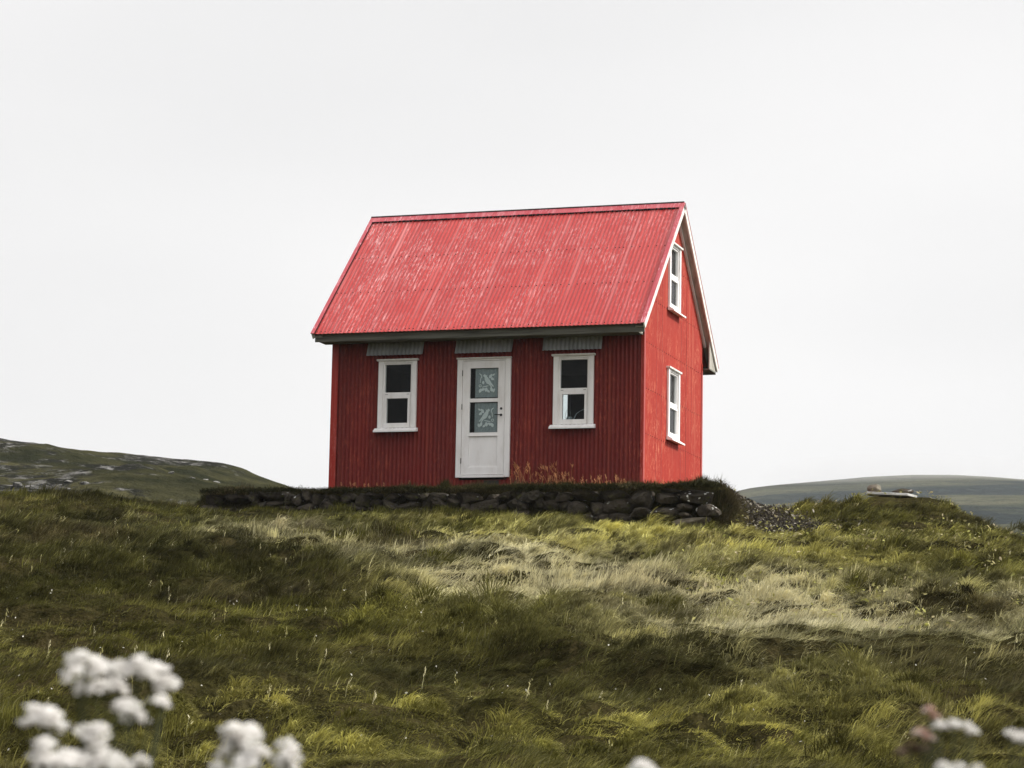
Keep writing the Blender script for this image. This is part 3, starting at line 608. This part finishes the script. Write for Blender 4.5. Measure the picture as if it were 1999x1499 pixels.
# slab and rocks on the right-hand knoll
def at(px, py, s):
    """ground-plan point s metres ahead of the camera that shows at this pixel"""
    d = fw*1 + rt*((px-999.5)/FPX) + up*((750-py)/FPX); k = s/(FX*d.x+FY*d.y); return CAM+d*k
p = at(1738, 966, 43.8)
zt = max(float(Hw(p.x, p.y)), p.z-.12)
slab = MB()
slab.prism([(-.50, -.22, 0), (-.1, -.3, -.008), (.25, -.28, 0), (.47, -.12, -.02), (.44, .2, -.01), (.1, .27, 0), (-.35, .24, .012)], (0, 0, .045)).build('stone_slab', M['slab'], None, .008)
so_ = bpy.data.objects['stone_slab']; so_.location = (p.x, p.y, p.z-.03); so_.rotation_euler = (0, .02, YAW*-1+.1)
tag(so_, 'flat pale stone slab lying on the grassy knoll to the right of the house', 'stone slab')
pr = at(1708, 958, 43.8); tag(put('rock', stone_mesh('rock', .16, .14, .105, 3.3, M['brown_rock']), (pr.x, pr.y, p.z+.085), (0, .15, .4)), 'brown angular rock on the left end of the pale slab', 'rock')
pr = at(1760, 962, 43.8); tag(put('rock', stone_mesh('rock', .22, .13, .062, 8.8, M['stone'], block=.2), (pr.x, pr.y, p.z+.058), (0, .05, -.2)), 'low dark rock on the right end of the pale slab', 'rock')
# support stones under the slab
tag(put('rock', stone_mesh('rock', .42, .22, .13, 5.1, M['stone']), (p.x, p.y, p.z-.155), (0, 0, .2)), 'dark rock carrying the pale slab on the knoll', 'rock')
# rocks on the left hillside
rock_me = [stone_mesh('hill_rock', 1, 1, .62, i*1.7, M['pale_rock'], 2, .4) for i in range(6)]
hs = bpy.data.objects['hill']; rr_ = random.Random(3)
kt, kz = skyline([(-2600, 900), (-1200, 850), (-500, 852), (0, 862), (60, 867), (130, 881), (240, 893), (330, 903), (440, 915), (475, 925), (500, 938), (535, 950), (600, 968), (900, 1010), (1200, 1100)], 150)
def hillz(s, t):
    top = np.interp(t, kt, kz); u = (s-56)/94; return 3.6*(1-u)+top*u+.55*fbm(s/11, t/15, 4, 41)+.30*(1-2*np.abs(vn(s/5, t/11, 43)))
spots = []
for px, u, n in ((60, 72, 9), (140, 78, 9), (230, 76, 12), (300, 74, 12), (120, 90, 7), (150, 105, 6), (20, 95, 6), (400, 110, 8), (380, 125, 6), (460, 140, 6), (150, 125, 6)):
    for _ in range(n):
        s = u+rr_.gauss(0, 3); t = (px+rr_.gauss(0, 32)-1000)/FPX*s; spots.append((s, t, rr_.uniform(.08, .22)*(s/90)))
for i, (s, t, r_) in enumerate(spots):
    X, Y = st2w(s, t); o = put('rock', rock_me[i % 6], (X, Y, CAM.z+float(hillz(s, t))-r_*.05), (rr_.uniform(-.3, .3), rr_.uniform(-.3, .3), rr_.uniform(0, 6))); o.scale = (r_*rr_.uniform(.9, 1.6), r_, r_*rr_.uniform(.5, .9))
    tag(o, 'small grey rock scattered on the dark hillside at the left', 'rock', 'rocks scattered on the left hillside')
# ------------------------------------------------------------------ grass
def blades(name, x, y, z, az, L_, w_, th0, th1, col, K=3, m=None, tip=.15, parent=None):
    n = len(x); k = K; th = th0[:, None]+(th1-th0)[:, None]*(np.arange(k)+.5)[None, :]/k
    seg = (L_/k)[:, None]; hx = np.cumsum(np.sin(th)*seg, 1); hz = np.cumsum(np.cos(th)*seg, 1)
    hx = np.concatenate([np.zeros((n, 1)), hx], 1); hz = np.concatenate([np.zeros((n, 1)), hz], 1)
    px = x[:, None]+hx*np.cos(az)[:, None]; py = y[:, None]+hx*np.sin(az)[:, None]; pz = z[:, None]+hz
    tw = az+np.pi/2+rng.normal(0, .5, n); wx = np.cos(tw)*w_/2; wy = np.sin(tw)*w_/2
    taper = np.array([.75, 1, .9, .7, .5][:k]) if k > 3 else np.array([.8, 1, .7])
    a = np.stack([px[:, :k]-wx[:, None]*taper, py[:, :k]-wy[:, None]*taper, pz[:, :k]], -1); b = np.stack([px[:, :k]+wx[:, None]*taper, py[:, :k]+wy[:, None]*taper, pz[:, :k]], -1)
    tipv = np.stack([px[:, k], py[:, k], pz[:, k]], -1)[:, None, :]
    V = np.concatenate([np.stack([a, b], 2).reshape(n, 2*k, 3), tipv], 1); nv = 2*k+1
    base = (np.arange(n)*nv)[:, None, None]
    q = np.array([[2*i, 2*i+1, 2*i+3, 2*i+2] for i in range(k-1)])[None]+base; tr = np.array([[2*k-2, 2*k-1, 2*k]])[None]+base
    colv = np.repeat(col[:, None, :], nv, 1)
    return np_mesh(name, V.reshape(-1, 3), [q.reshape(-1, 4), tr.reshape(-1, 3)], m or M['grass'], parent, smooth=True, col=colv.reshape(-1, 3))
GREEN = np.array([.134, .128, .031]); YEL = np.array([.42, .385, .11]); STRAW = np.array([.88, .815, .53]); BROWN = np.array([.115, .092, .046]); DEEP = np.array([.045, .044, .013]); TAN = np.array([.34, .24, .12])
def litter_zone(s, t): return (np.abs(t-4.4-.1*np.sin(s)) < .30) & (s > 38.4) & (s < 42.6)
def lerp(a, b, f): return a*(1-f[:, None])+b*f[:, None]
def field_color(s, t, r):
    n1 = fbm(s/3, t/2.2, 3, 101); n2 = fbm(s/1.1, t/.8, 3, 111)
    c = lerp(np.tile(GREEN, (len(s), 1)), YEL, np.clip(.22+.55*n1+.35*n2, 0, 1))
    # pale dry sweep from wall to right foreground, partly sunlight put into the colour
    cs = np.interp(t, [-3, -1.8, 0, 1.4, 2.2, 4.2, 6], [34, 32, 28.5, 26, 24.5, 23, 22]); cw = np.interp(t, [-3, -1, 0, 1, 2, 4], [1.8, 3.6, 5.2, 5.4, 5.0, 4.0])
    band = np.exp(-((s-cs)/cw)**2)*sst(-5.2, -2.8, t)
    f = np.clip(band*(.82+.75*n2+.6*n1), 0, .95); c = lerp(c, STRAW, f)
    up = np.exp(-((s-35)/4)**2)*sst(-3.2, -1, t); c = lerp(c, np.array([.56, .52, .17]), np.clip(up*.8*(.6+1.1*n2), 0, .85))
    left = np.clip(sst(-.3, -3.0, t), 0, 1)*sst(18, 24, s); c = lerp(c, DEEP, np.clip(left*.85*(1+.7*n1)*(1-.9*np.clip(band*1.6, 0, 1)), 0, .92))  # left grass darkened, partly the slope's shade put into the blade colour
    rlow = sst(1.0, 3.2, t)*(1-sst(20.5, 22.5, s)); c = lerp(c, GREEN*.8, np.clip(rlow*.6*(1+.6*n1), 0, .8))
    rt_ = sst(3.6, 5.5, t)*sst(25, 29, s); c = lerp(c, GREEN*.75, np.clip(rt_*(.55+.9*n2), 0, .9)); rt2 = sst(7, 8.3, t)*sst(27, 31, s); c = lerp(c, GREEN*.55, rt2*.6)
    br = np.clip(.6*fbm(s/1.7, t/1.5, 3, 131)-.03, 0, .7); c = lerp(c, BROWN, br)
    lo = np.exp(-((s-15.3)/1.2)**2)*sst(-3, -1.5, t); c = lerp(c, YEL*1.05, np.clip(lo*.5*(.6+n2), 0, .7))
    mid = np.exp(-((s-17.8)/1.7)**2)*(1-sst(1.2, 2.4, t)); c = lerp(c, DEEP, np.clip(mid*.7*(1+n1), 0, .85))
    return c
def tufts(smin, smax, dens, K, spread, per, L0, w0, seed, tw=.235, extra=1.5):
    """clumps of wind-combed grass; density per m2"""
    g = np.random.default_rng(seed); area = 0
    ntry = int(dens/per*(smax-smin)*2*(tw*(smin+smax)/2+extra)); s = np.sqrt(g.uniform(smin**2, smax**2, ntry)); t = g.uniform(-1, 1, ntry)*(tw*s+extra)
    x, y = st2w(s, t); P = platform(x, y); ok = P < .02
    ok &= ~((np.abs(s-43.3) < 1.2) & (np.abs(t-6.9) < .75)) & ~litter_zone(s, t); s, t = s[ok], t[ok]; n = len(s)
    taz = -.25+.9*fbm(s/2.5, t/2.5, 2, 201)+.5*fbm(s/.8, t/.8, 2, 207)+g.normal(0, .25, n)      # 0 = pointing right along t, in view frame
    tl = L0*(1+.45*fbm(s/1.2, t/1.2, 2, 211)+g.normal(0, .15, n)); tlean = .90+.40*fbm(s/1.0, t/1.0, 2, 219)+g.normal(0, .16, n)
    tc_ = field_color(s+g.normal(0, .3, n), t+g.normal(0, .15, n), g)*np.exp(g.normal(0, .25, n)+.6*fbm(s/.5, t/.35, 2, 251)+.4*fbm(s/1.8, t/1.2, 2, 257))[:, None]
    i = np.repeat(np.arange(n), per); N = len(i)
    bs = s[i]+g.normal(0, spread, N); bt = t[i]+g.normal(0, spread, N); X, Y = st2w(bs, bt); P = platform(X, Y); ok = P < .3
    i, bs, bt, X, Y = i[ok], bs[ok], bt[ok], X[ok], Y[ok]; N = len(i)
    Z = CAM.z+terrain(bs, bt)-.015
    az_t = taz[i]+g.normal(0, .30, N); az = az_t - YAW   # right-vector angle in world is -YAW
    Lb = np.clip(tl[i]*g.uniform(.55, 1.25, N), .06, .6); short = sst(-2.6, -1.7, Y)*sst(-10, -9, X)*(1-sst(2, 3.4, X)); Lb *= 1-.45*short
    th0 = np.clip(tlean[i]*.74+g.normal(0, .22, N), 0, 1.4); th1 = np.clip(tlean[i]*2.0+g.normal(0, .28, N), th0, 2.0)
    up_ = g.random(N) < .03; th1 = np.where(up_, th0*.5+.2, th1); th0 = np.where(up_, .1, th0)
    wd = w0*g.uniform(.6, 1.3, N)*(1+bs/60)
    c = tc_[i]*np.exp(g.normal(-.03, .30, N))[:, None]; dry = (g.random(N) < .06)[:, None]; c = np.where(dry, c*.65+STRAW*.35*np.clip(c.max(1, keepdims=True)*3.5, .15, 1), c); c = np.clip(c, .008, None); c = c*np.minimum(1, .76/c.max(1))[:, None]
    return X, Y, Z, az, Lb, wd, th0, th1, c, K
def add_grass(parts, name, label, cat='grass'):
    K = parts[0][-1]; cat_ = [np.concatenate([p[i] for p in parts]) for i in range(9)]
    o = blades(name, *cat_[:9], K=K); return tag(o, label, cat, kind='stuff')
DEN = 1.5
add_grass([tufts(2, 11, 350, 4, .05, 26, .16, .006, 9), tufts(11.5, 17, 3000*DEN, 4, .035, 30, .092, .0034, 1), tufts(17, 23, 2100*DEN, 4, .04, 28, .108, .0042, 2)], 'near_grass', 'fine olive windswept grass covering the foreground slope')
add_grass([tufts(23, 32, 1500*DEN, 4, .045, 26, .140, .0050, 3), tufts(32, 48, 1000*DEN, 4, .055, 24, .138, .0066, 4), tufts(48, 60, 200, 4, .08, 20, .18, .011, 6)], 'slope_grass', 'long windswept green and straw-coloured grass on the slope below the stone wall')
# drooping tussocks that stand out of the matted grass
def tussocks(smin, smax, n, per, L0, w0, K, seed):
    g = np.random.default_rng(seed); s = np.sqrt(g.uniform(smin**2, smax**2, n)); t = g.uniform(-1, 1, n)*(.235*s+1); x, y = st2w(s, t)
    ok = (platform(x, y) < .02) & (vn(s/2.2, t/1.8, 501) > -.15) & ~((np.abs(s-43.3) < 1.4) & (np.abs(t-6.9) < .9)) & ((s < 39) | (t > 4.9)) & ~litter_zone(s, t) & ~((s > 35.5) & (t > 1) & (t < 5)); s, t = s[ok], t[ok]; n = len(s)
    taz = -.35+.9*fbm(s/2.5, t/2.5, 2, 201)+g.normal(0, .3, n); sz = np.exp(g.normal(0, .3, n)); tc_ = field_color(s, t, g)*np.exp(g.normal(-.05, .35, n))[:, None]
    i = np.repeat(np.arange(n), per); N = len(i); rad = np.abs(g.normal(0, .075, N))*sz[i]; an = g.uniform(0, 6.28, N)
    bs = s[i]+rad*np.sin(an); bt = t[i]+1.5*rad*np.cos(an); X, Y = st2w(bs, bt); ok = (platform(X, Y) < .05) & ~((Y > -1.8) & (Y < -1.2)); i, bs, bt, X, Y, rad, an = i[ok], bs[ok], bt[ok], X[ok], Y[ok], rad[ok], an[ok]; N = len(i)
    out = np.arctan2(np.sin(an)+1.3*np.sin(taz[i]), np.cos(an)+1.3*np.cos(taz[i])); az = out+g.normal(0, .3, N)-YAW
    hump = .09*sz[i]*np.exp(-(rad/(.09*sz[i]))**2)
    L_ = L0*sz[i]*g.uniform(.6, 1.25, N); th0 = np.clip(.25+2.2*rad/sz[i]*2+g.normal(0, .2, N), 0, 1.2); th1 = np.clip(2.0+g.normal(0, .35, N), .8, 2.8)
    c = np.clip(tc_[i]*np.exp(g.normal(-.03, .32, N))[:, None], .008, None); c = c*np.minimum(1, .74/c.max(1))[:, None]
    return X, Y, CAM.z+terrain(bs, bt)-.02+hump, az, np.clip(L_, .08, .6), w0*g.uniform(.6, 1.3, N)*(1+bs/60), th0, th1, c, K
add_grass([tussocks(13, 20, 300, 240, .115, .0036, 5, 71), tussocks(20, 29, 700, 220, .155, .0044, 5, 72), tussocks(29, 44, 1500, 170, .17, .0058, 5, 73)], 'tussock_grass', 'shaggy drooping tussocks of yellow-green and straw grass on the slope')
# turf on the wall top and round the house
g = np.random.default_rng(31)
def patch(n, xs, ys, L0, w0, cols, lean=.35, extra=None):
    c = n//16; cx = g.uniform(*xs, c); cy = g.uniform(*ys, c); i = np.repeat(np.arange(c), 16); N = len(i)
    X = cx[i]+g.normal(0, .045, N); Y = cy[i]+g.normal(0, .035, N); ok = (Y < -.05) | (X > .06) | (X < HX0-.06); ok &= ~((X > HX0) & (X < 0) & (Y > 0)); i, X, Y = i[ok], X[ok], Y[ok]; N = len(i)
    Z = Hw(X, Y)-.01; Lc = L0*(1+.85*fbm(cx*1.7, cy*2, 3, 301)+g.normal(0, .2, c)); az = g.uniform(-.9, .7, c)[i]+g.normal(0, .5, N); le = lean*(1+g.normal(0, .4, c))
    th0 = np.clip(le[i]+g.normal(0, .2, N), 0, 1); th1 = np.clip(le[i]*2.6+g.normal(0, .4, N), th0, 2)
    f = np.clip(.5+.5*fbm(cx, cy, 2, 311), 0, 1); tc = lerp(np.tile(cols[0], (c, 1)), cols[1], f); C_ = np.clip(tc[i]*(1+g.normal(0, .25, N))[:, None], .006, .8)
    return X, Y, Z, az, np.clip(Lc[i]*g.uniform(.5, 1.2, N), .03, .5), w0*g.uniform(.6, 1.3, N), th0, th1, C_, 3
turf = [patch(34000, (-7.6, 1.95), (-1.66, -1.1), .135, .008, (DEEP*.9, BROWN*.75), .5), patch(20000, (-7.6, 2.0), (-1.1, -.05), .065, .008, (DEEP, BROWN), .3), patch(9000, (.05, 3.2), (-1.2, 5), .10, .009, (GREEN*.8, BROWN), .4), patch(9000, (-9.2, -5.9), (-1.2, 6), .10, .009, (GREEN*.8, BROWN), .4)]
for (cx, cy, hgt, n, r_) in ((-.95, -1.35, .20, 900, .16), (1.35, -1.2, .26, 900, .12), (.35, -1.3, .17, 500, .2), (-3.15, -1.3, .22, 500, .06), (-6.2, -1.3, .12, 600, .3), (-7.4, -1.35, .14, 700, .3), (1.7, -1.4, .2, 500, .12)):
    X = cx+g.normal(0, r_, n); Y = cy+g.normal(0, .09, n); q = np.exp(-((X-cx)/r_)**2/2)
    turf.append((X, Y, Hw(X, Y)-.01, g.uniform(-3.1, 3.1, n), hgt*(.4+.6*q)*g.uniform(.6, 1.1, n), np.full(n, .008), np.abs(g.normal(0, .25, n)), np.abs(g.normal(.4, .3, n)), np.clip(np.tile(DEEP*.8, (n, 1))*(1+g.normal(0, .25, n))[:, None], .006, 1), 3))
for _ in range(34):     # ragged clumps leaning out over the stones
    cx = g.uniform(-7.4, 1.5); n = 330; X = cx+g.normal(0, g.uniform(.07, .2), n); Y = g.normal(-1.60, .05, n)
    turf.append((X, Y, np.maximum(Hw(X, Y), -.24)-.01, -np.pi/2+g.normal(0, .9, n), g.uniform(.10, .26)*g.uniform(.5, 1.1, n), np.full(n, .008), np.clip(g.normal(.35, .25, n), 0, 1.2), np.clip(g.normal(2.2, .4, n), .8, 3), np.clip(np.tile(lerp(DEEP[None], BROWN[None], np.array([g.random()]))[0]*1.2, (n, 1))*np.exp(g.normal(0, .3, n))[:, None], .006, 1), 3))
for _ in range(30):     # grass growing up against the foot of the wall
    cx = g.uniform(-7.4, 1.9); n = 200; X = cx+g.normal(0, g.uniform(.06, .16), n); Y = g.normal(-1.88, .05, n)
    turf.append((X, Y, Hw(X, Y)-.01, g.normal(-.3, 1, n), g.uniform(.10, .24)*g.uniform(.5, 1.1, n), np.full(n, .008), np.abs(g.normal(.15, .2, n)), np.abs(g.normal(.9, .4, n)), np.clip(np.tile(GREEN, (n, 1))*np.exp(g.normal(0, .3, n))[:, None], .006, 1), 3))
add_grass(turf, 'wall_turf', 'short dark turf growing along the top of the stone wall and round the foot of the house')
# hanging grass over the wall face
n = 9000; X = g.uniform(-7.55, 1.75, n); Y = g.uniform(-1.78, -1.62, n)*1.0; Y = np.full(n, -1.66)+g.normal(0, .03, n); Z = np.full(n, -.19)+g.normal(0, .02, n)
add_grass([(X, Y, Z, -np.pi/2+g.normal(0, .5, n), g.uniform(.07, .19, n)*(1+.7*vn(X*1.5, X*0, 5)), np.full(n, .008), np.clip(g.normal(.8, .3, n), 0, 2), np.clip(g.normal(2.5, .3, n), 1, 3.1), np.clip(np.tile(DEEP*.75, (n, 1))*(1+g.normal(0, .3, n))[:, None], .005, 1), 3)], 'hanging_grass', 'dark grass hanging over the upper stones of the wall')
# tall seeding grass against the front wall
def stalks(name, X, Y, Z, Lb, az, col, label, head=True, w0=.004, lean0=.1, lean1=.5):
    n = len(X); o = []
    th0 = np.abs(g.normal(lean0, .1, n)); th1 = np.abs(g.normal(lean1, .3, n)); P = [(X, Y, Z, az, Lb, np.full(n, w0), th0, th1, col, 4)]
    if head:   # seed head: a few short spikelets near the tip
        mth = (th0+th1)/2; hx = Lb*.84*np.sin(mth); hz = Lb*.84*np.cos(mth)
        for k in range(5):
            P.append((X+hx*np.cos(az)+g.normal(0, .006, n), Y+hx*np.sin(az)+g.normal(0, .006, n), Z+hz-.012*k, az+g.normal(0, 1, n), Lb*.16, np.full(n, w0*2.4), th1*.8, th1*1.1+.3, col*1.1, 4))
    return add_grass(P, name, label)
n = 170; xs = np.concatenate([g.uniform(-2.3, -1.2, 60), g.uniform(-1.6, -.1, 60), g.uniform(-5.4, -3.5, 20), g.uniform(.1, 1.2, 30)])
Lb = np.concatenate([g.uniform(.22, .55, 60), g.uniform(.12, .3, 60), g.uniform(.1, .22, 20), g.uniform(.1, .22, 30)]); ys = np.where(xs > 0, g.uniform(-.3, .5, n), g.uniform(-.45, -.1, n))
stalks('seed_grass', xs, ys, Hw(xs, ys), Lb, g.normal(2.6, .7, n), np.tile(np.array([.50, .24, .11]), (n, 1))*g.uniform(.7, 1.2, n)[:, None], 'tan seeding grass stalks against the foot of the red walls', w0=.006, lean1=.7)
n = 420; s = np.sqrt(g.uniform(13**2, 36**2, n)); t = g.uniform(-1, 1, n)*(s*.23+.5); X, Y = st2w(s, t); ok = platform(X, Y) < .02; X, Y, s, t = X[ok], Y[ok], s[ok], t[ok]; n = len(X)
stalks('flowering_stalks', X, Y, Hw(X, Y)+.02, g.uniform(.07, .17, n), g.normal(-YAW, .9, n), lerp(np.tile(YEL, (n, 1)), STRAW, g.random(n)), 'thin upright pale grass stalks standing above the matted grass', w0=.0024, lean0=.12, lean1=.35)
# ------------------------------------------------------------------ leafy litter and broad leaves
def leaves(name, X, Y, Z, size, col, tilt, label, cat):
    n = len(X); a = g.uniform(0, 6.28, n); ph = g.uniform(0, 6.28, n); ti = np.abs(g.normal(0, tilt, n))
    pts = np.array([[-.5, 0, 0], [-.15, .22, .06], [.2, .2, .08], [.5, 0, .02], [.2, -.2, .08], [-.15, -.22, .06]])
    P = pts[None]*size[:, None, None]; ca, sa_ = np.cos(a)[:, None], np.sin(a)[:, None]
    x = P[..., 0]*ca-P[..., 1]*sa_; y = P[..., 0]*sa_+P[..., 1]*ca; z = P[..., 2]
    nx, nyy = np.cos(ph)[:, None], np.sin(ph)[:, None]; d = x*nx+y*nyy; ct, stt = np.cos(ti)[:, None], np.sin(ti)[:, None]
    x2 = x+(ct-1)*d*nx+stt*z*nx; y2 = y+(ct-1)*d*nyy+stt*z*nyy; z2 = -stt*d+ct*z
    V = np.stack([x2+X[:, None], y2+Y[:, None], z2+Z[:, None]], -1).reshape(-1, 3); b = (np.arange(n)*6)[:, None]
    F = [np.concatenate([b+0, b+1, b+2, b+3], 1), np.concatenate([b+0, b+3, b+4, b+5], 1)]
    o = np_mesh(name, V, F, M['grass'], None, smooth=False, col=np.repeat(col, 6, 0)); return tag(o, label, cat, kind='stuff')
n = 3000; u = g.random(n); s = 38.3+4.2*u+g.normal(0, .35, n); t = 4.35+.25*np.sin(u*6)+g.normal(0, .42, n)*(1.15-.5*u); X, Y = st2w(s, t)
col = np.where((g.random(n) < .16)[:, None], np.array([.36, .33, .27]), np.array([.055, .048, .038]))*g.uniform(.6, 1.4, n)[:, None]
leaves('leaf_litter', X, Y, Hw(X, Y)+g.uniform(.02, .12, n), g.uniform(.025, .10, n), col, .9, 'dry brown and grey litter in a strip beside the right end of the stone wall', 'litter')
n = 5200; s = g.uniform(22, 44, n); t = s*g.uniform(.08, .24, n)+fbm(s, s*.3, 2, 7)*.4; ok = vn(s*1.3, t*1.7, 401) > .05; s, t = s[ok], t[ok]; X, Y = st2w(s, t); n = len(s)
leaves('broad_leaves', X, Y, Hw(X, Y)+g.uniform(.05, .15, n), g.uniform(.03, .08, n), lerp(np.tile(np.array([.33, .33, .09]), (n, 1)), np.array([.5, .42, .27]), g.random(n)**2), .8, 'pale yellow-green broad leaves dotted through the grass on the right slope', 'leaves')
n = 260; s = np.sqrt(g.uniform(13**2, 26**2, n)); t = g.uniform(-1, 1, n)*s*.23; X, Y = st2w(s, t)
leaves('white_specks', X, Y, Hw(X, Y)+g.uniform(.06, .14, n), g.uniform(.012, .024, n), np.tile(np.array([.7, .68, .6]), (n, 1)), 1.0, 'tiny whitish seed tufts dotted through the foreground grass', 'seed tufts')
# ------------------------------------------------------------------ blurred flowers close to the camera
def flower_head(px, py, rpx, s, root, parent, m, seed, sq=1.15):
    """one umbel: dome of many small florets on a branching stem"""
    c = at(px, py, s)-root; r = rpx*1.2/FPX*s; rr = random.Random(seed); V = []; F = []
    mb = MB(); bm = bmesh.new(); n = 38
    for k in range(n):
        q = math.sqrt((k+.5)/n); a = k*2.4; fx = q*math.cos(a)*r*.86; fy = q*math.sin(a)*r*.86; fz = (1-q*q)*r*sq*.55+rr.uniform(-.25, .22)*r-.1*r
        if rr.random() < .25: continue
        fr_ = r*rr.uniform(.14, .30); mt = Matrix.Translation((fx, fy, fz)) @ Matrix.Rotation(rr.uniform(0, 3), 4, 'Z') @ Matrix.Diagonal((1, 1, .6, 1))
        bmesh.ops.create_icosphere(bm, subdivisions=1, radius=fr_, matrix=mt)
        for j in range(5):
            aj = j*1.2566+rr.random(); bmesh.ops.create_circle(bm, cap_ends=True, segments=5, radius=fr_*.55, matrix=mt @ Matrix.Translation((fr_*.95*math.cos(aj), fr_*.95*math.sin(aj), fr_*.3)) @ Matrix.Rotation(.5, 4, 'X'))
    me = bpy.data.meshes.new('flower_head'); bm.to_mesh(me); bm.free(); me.materials.append(m)
    o = put('flower_head', me, c+Vector((0, 0, 0)), (rr.uniform(-.5, .2), rr.uniform(-.3, .3), rr.uniform(0, 6)), parent); return c, r
def yarrow(heads, s, rootpx, m, label, group, seed):
    rx, ry = at(rootpx, 1499, s).x, at(rootpx, 1499, s).y; root = Vector((rx, ry, float(Hw(rx, ry)))); e = tag(empty('flowering_plant', root), label, 'flower', group)
    rr = random.Random(seed); fork = Vector((0, 0, (at(rootpx, 1499, s)-root).z*.80)); mb = MB()
    mb.tube([(0, 0, -.03), (.008, .004, fork.z*.5), fork], [.003, .0024, .0018], 7)
    for i, (px, py, r) in enumerate(heads):
        c, rad = flower_head(px, py, r, s+rr.uniform(-.02, .02), root, e, m if not isinstance(m, list) else m[i % len(m)], seed*31+i)
        mb.tube([fork, fork*.5+c*.5+Vector((0, 0, -.01)), c+Vector((0, 0, -rad*.2))], [.0012, .0010, .0009], 6)
    mb.build('stem', M['stem'], e, smooth=True)
    for k in range(5):   # feathery leaves
        z = fork.z*(.25+.14*k); a = k*2.4; mb = MB()
        for j in range(9):
            d = .012+.009*j; p0 = Vector((math.cos(a)*d, math.sin(a)*d, z+.4*d)); sd_ = Vector((-math.sin(a), math.cos(a), .3))*(.013*(1-j/11)); mb.tube([p0-sd_, p0, p0+sd_], [.0008, .0016, .0008], 4)
        mb.tube([(0, 0, z), (math.cos(a)*.095, math.sin(a)*.095, z+.04)], [.0014, .0007], 4); mb.build('leaf', M['stem'], e)
G1 = 'blurred flowers close to the camera'
yarrow([(165, 1298, 36), (150, 1322, 26), (205, 1318, 30), (222, 1345, 26), (235, 1312, 26), (270, 1305, 28), (298, 1318, 30), (325, 1340, 24), (188, 1345, 20), (248, 1385, 26), (262, 1402, 24), (312, 1372, 18), (155, 1345, 13)], 1.42, 225, M['petal'], 'white blurred flower, tallest of the clusters at the lower left', G1, 1)
yarrow([(85, 1406, 38), (98, 1418, 26), (85, 1455, 22), (82, 1482, 26), (170, 1438, 28), (190, 1430, 24), (192, 1462, 20), (130, 1490, 30), (165, 1496, 30), (205, 1492, 30), (232, 1502, 24), (274, 1490, 19), (100, 1510, 34)], 1.36, 120, M['petal'], 'white blurred flower at the bottom left corner, below the tallest cluster', G1, 2)
yarrow([(455, 1432, 24), (486, 1434, 24), (470, 1450, 26), (440, 1470, 20), (475, 1476, 28), (508, 1474, 22), (480, 1500, 30), (425, 1505, 18)], 1.40, 470, M['petal'], 'white blurred flower with a twin dome, second from the left at the bottom edge', G1, 3)
yarrow([(560, 1458, 19), (564, 1478, 23), (556, 1498, 24)], 1.40, 562, M['petal'], 'narrow white blurred flower just right of the twin-domed one', G1, 4)
yarrow([(1252, 1500, 22), (1270, 1508, 16)], 1.40, 1256, M['petal'], 'white blurred flower barely rising over the bottom edge near the middle', G1, 5)
yarrow([(1813, 1388, 11), (1824, 1402, 12), (1836, 1418, 14), (1862, 1418, 15), (1884, 1421, 15), (1898, 1430, 12), (1798, 1432, 15)], 1.45, 1840, [M['pink'], M['pink'], M['petal'], M['petal'], M['petal'], M['petal'], M['pink']], 'pinkish white blurred flower with an arched head at the lower right', G1, 6)
yarrow([(1812, 1442, 12), (1780, 1462, 17), (1760, 1472, 14), (1800, 1462, 14)], 1.47, 1785, [M['pink'], M['dead'], M['dead'], M['dead']], 'faded brown blurred flower left of the pinkish one', G1, 7)
yarrow([(1974, 1436, 13), (1992, 1440, 14), (2010, 1446, 14)], 1.42, 1990, M['petal'], 'white blurred flower cut by the right edge', G1, 8)
yarrow([(1838, 1498, 13), (1872, 1500, 13), (1906, 1503, 12), (1855, 1506, 15)], 1.36, 1870, M['petal'], 'white blurred flower at the bottom edge under the pinkish one', G1, 9)

# ------------------------------------------------------------------ air
hz = MB().box(-700, 1100, -120, 1700, CAM.z-45, CAM.z+135).build('haze', None)
hm = bpy.data.materials.new('haze'); hm.use_nodes = True; nt = hm.node_tree; nt.nodes.clear(); pv = nn(nt, 'ShaderNodeVolumePrincipled', inp={'Density': .00016, 'Color': (.93, .96, 1, 1), 'Anisotropy': .2})
ou = nn(nt, 'ShaderNodeOutputMaterial'); nt.links.new(pv.outputs[0], ou.inputs['Volume']); hz.data.materials.append(hm); tag(hz, 'thin pale haze lying over the far hills', 'haze', kind='stuff')

c = at(1770, 931, 985); bm = bmesh.new(); bmesh.ops.create_icosphere(bm, subdivisions=3, radius=1)
me = bpy.data.meshes.new('mist'); bm.to_mesh(me); bm.free(); mi = put('mist', me, c, (0, 0, -YAW)); mi.scale = (62, 60, 7.5); tag(mi, 'wisp of white mist clinging to the top of the far hill', 'mist', kind='stuff')
mm = bpy.data.materials.new('mist'); mm.use_nodes = True; nt = mm.node_tree; nt.nodes.clear(); pv = nn(nt, 'ShaderNodeVolumePrincipled', inp={'Density': .006, 'Color': (.97, .98, 1, 1)})
ou = nn(nt, 'ShaderNodeOutputMaterial'); nt.links.new(pv.outputs[0], ou.inputs['Volume']); me.materials.append(mm)
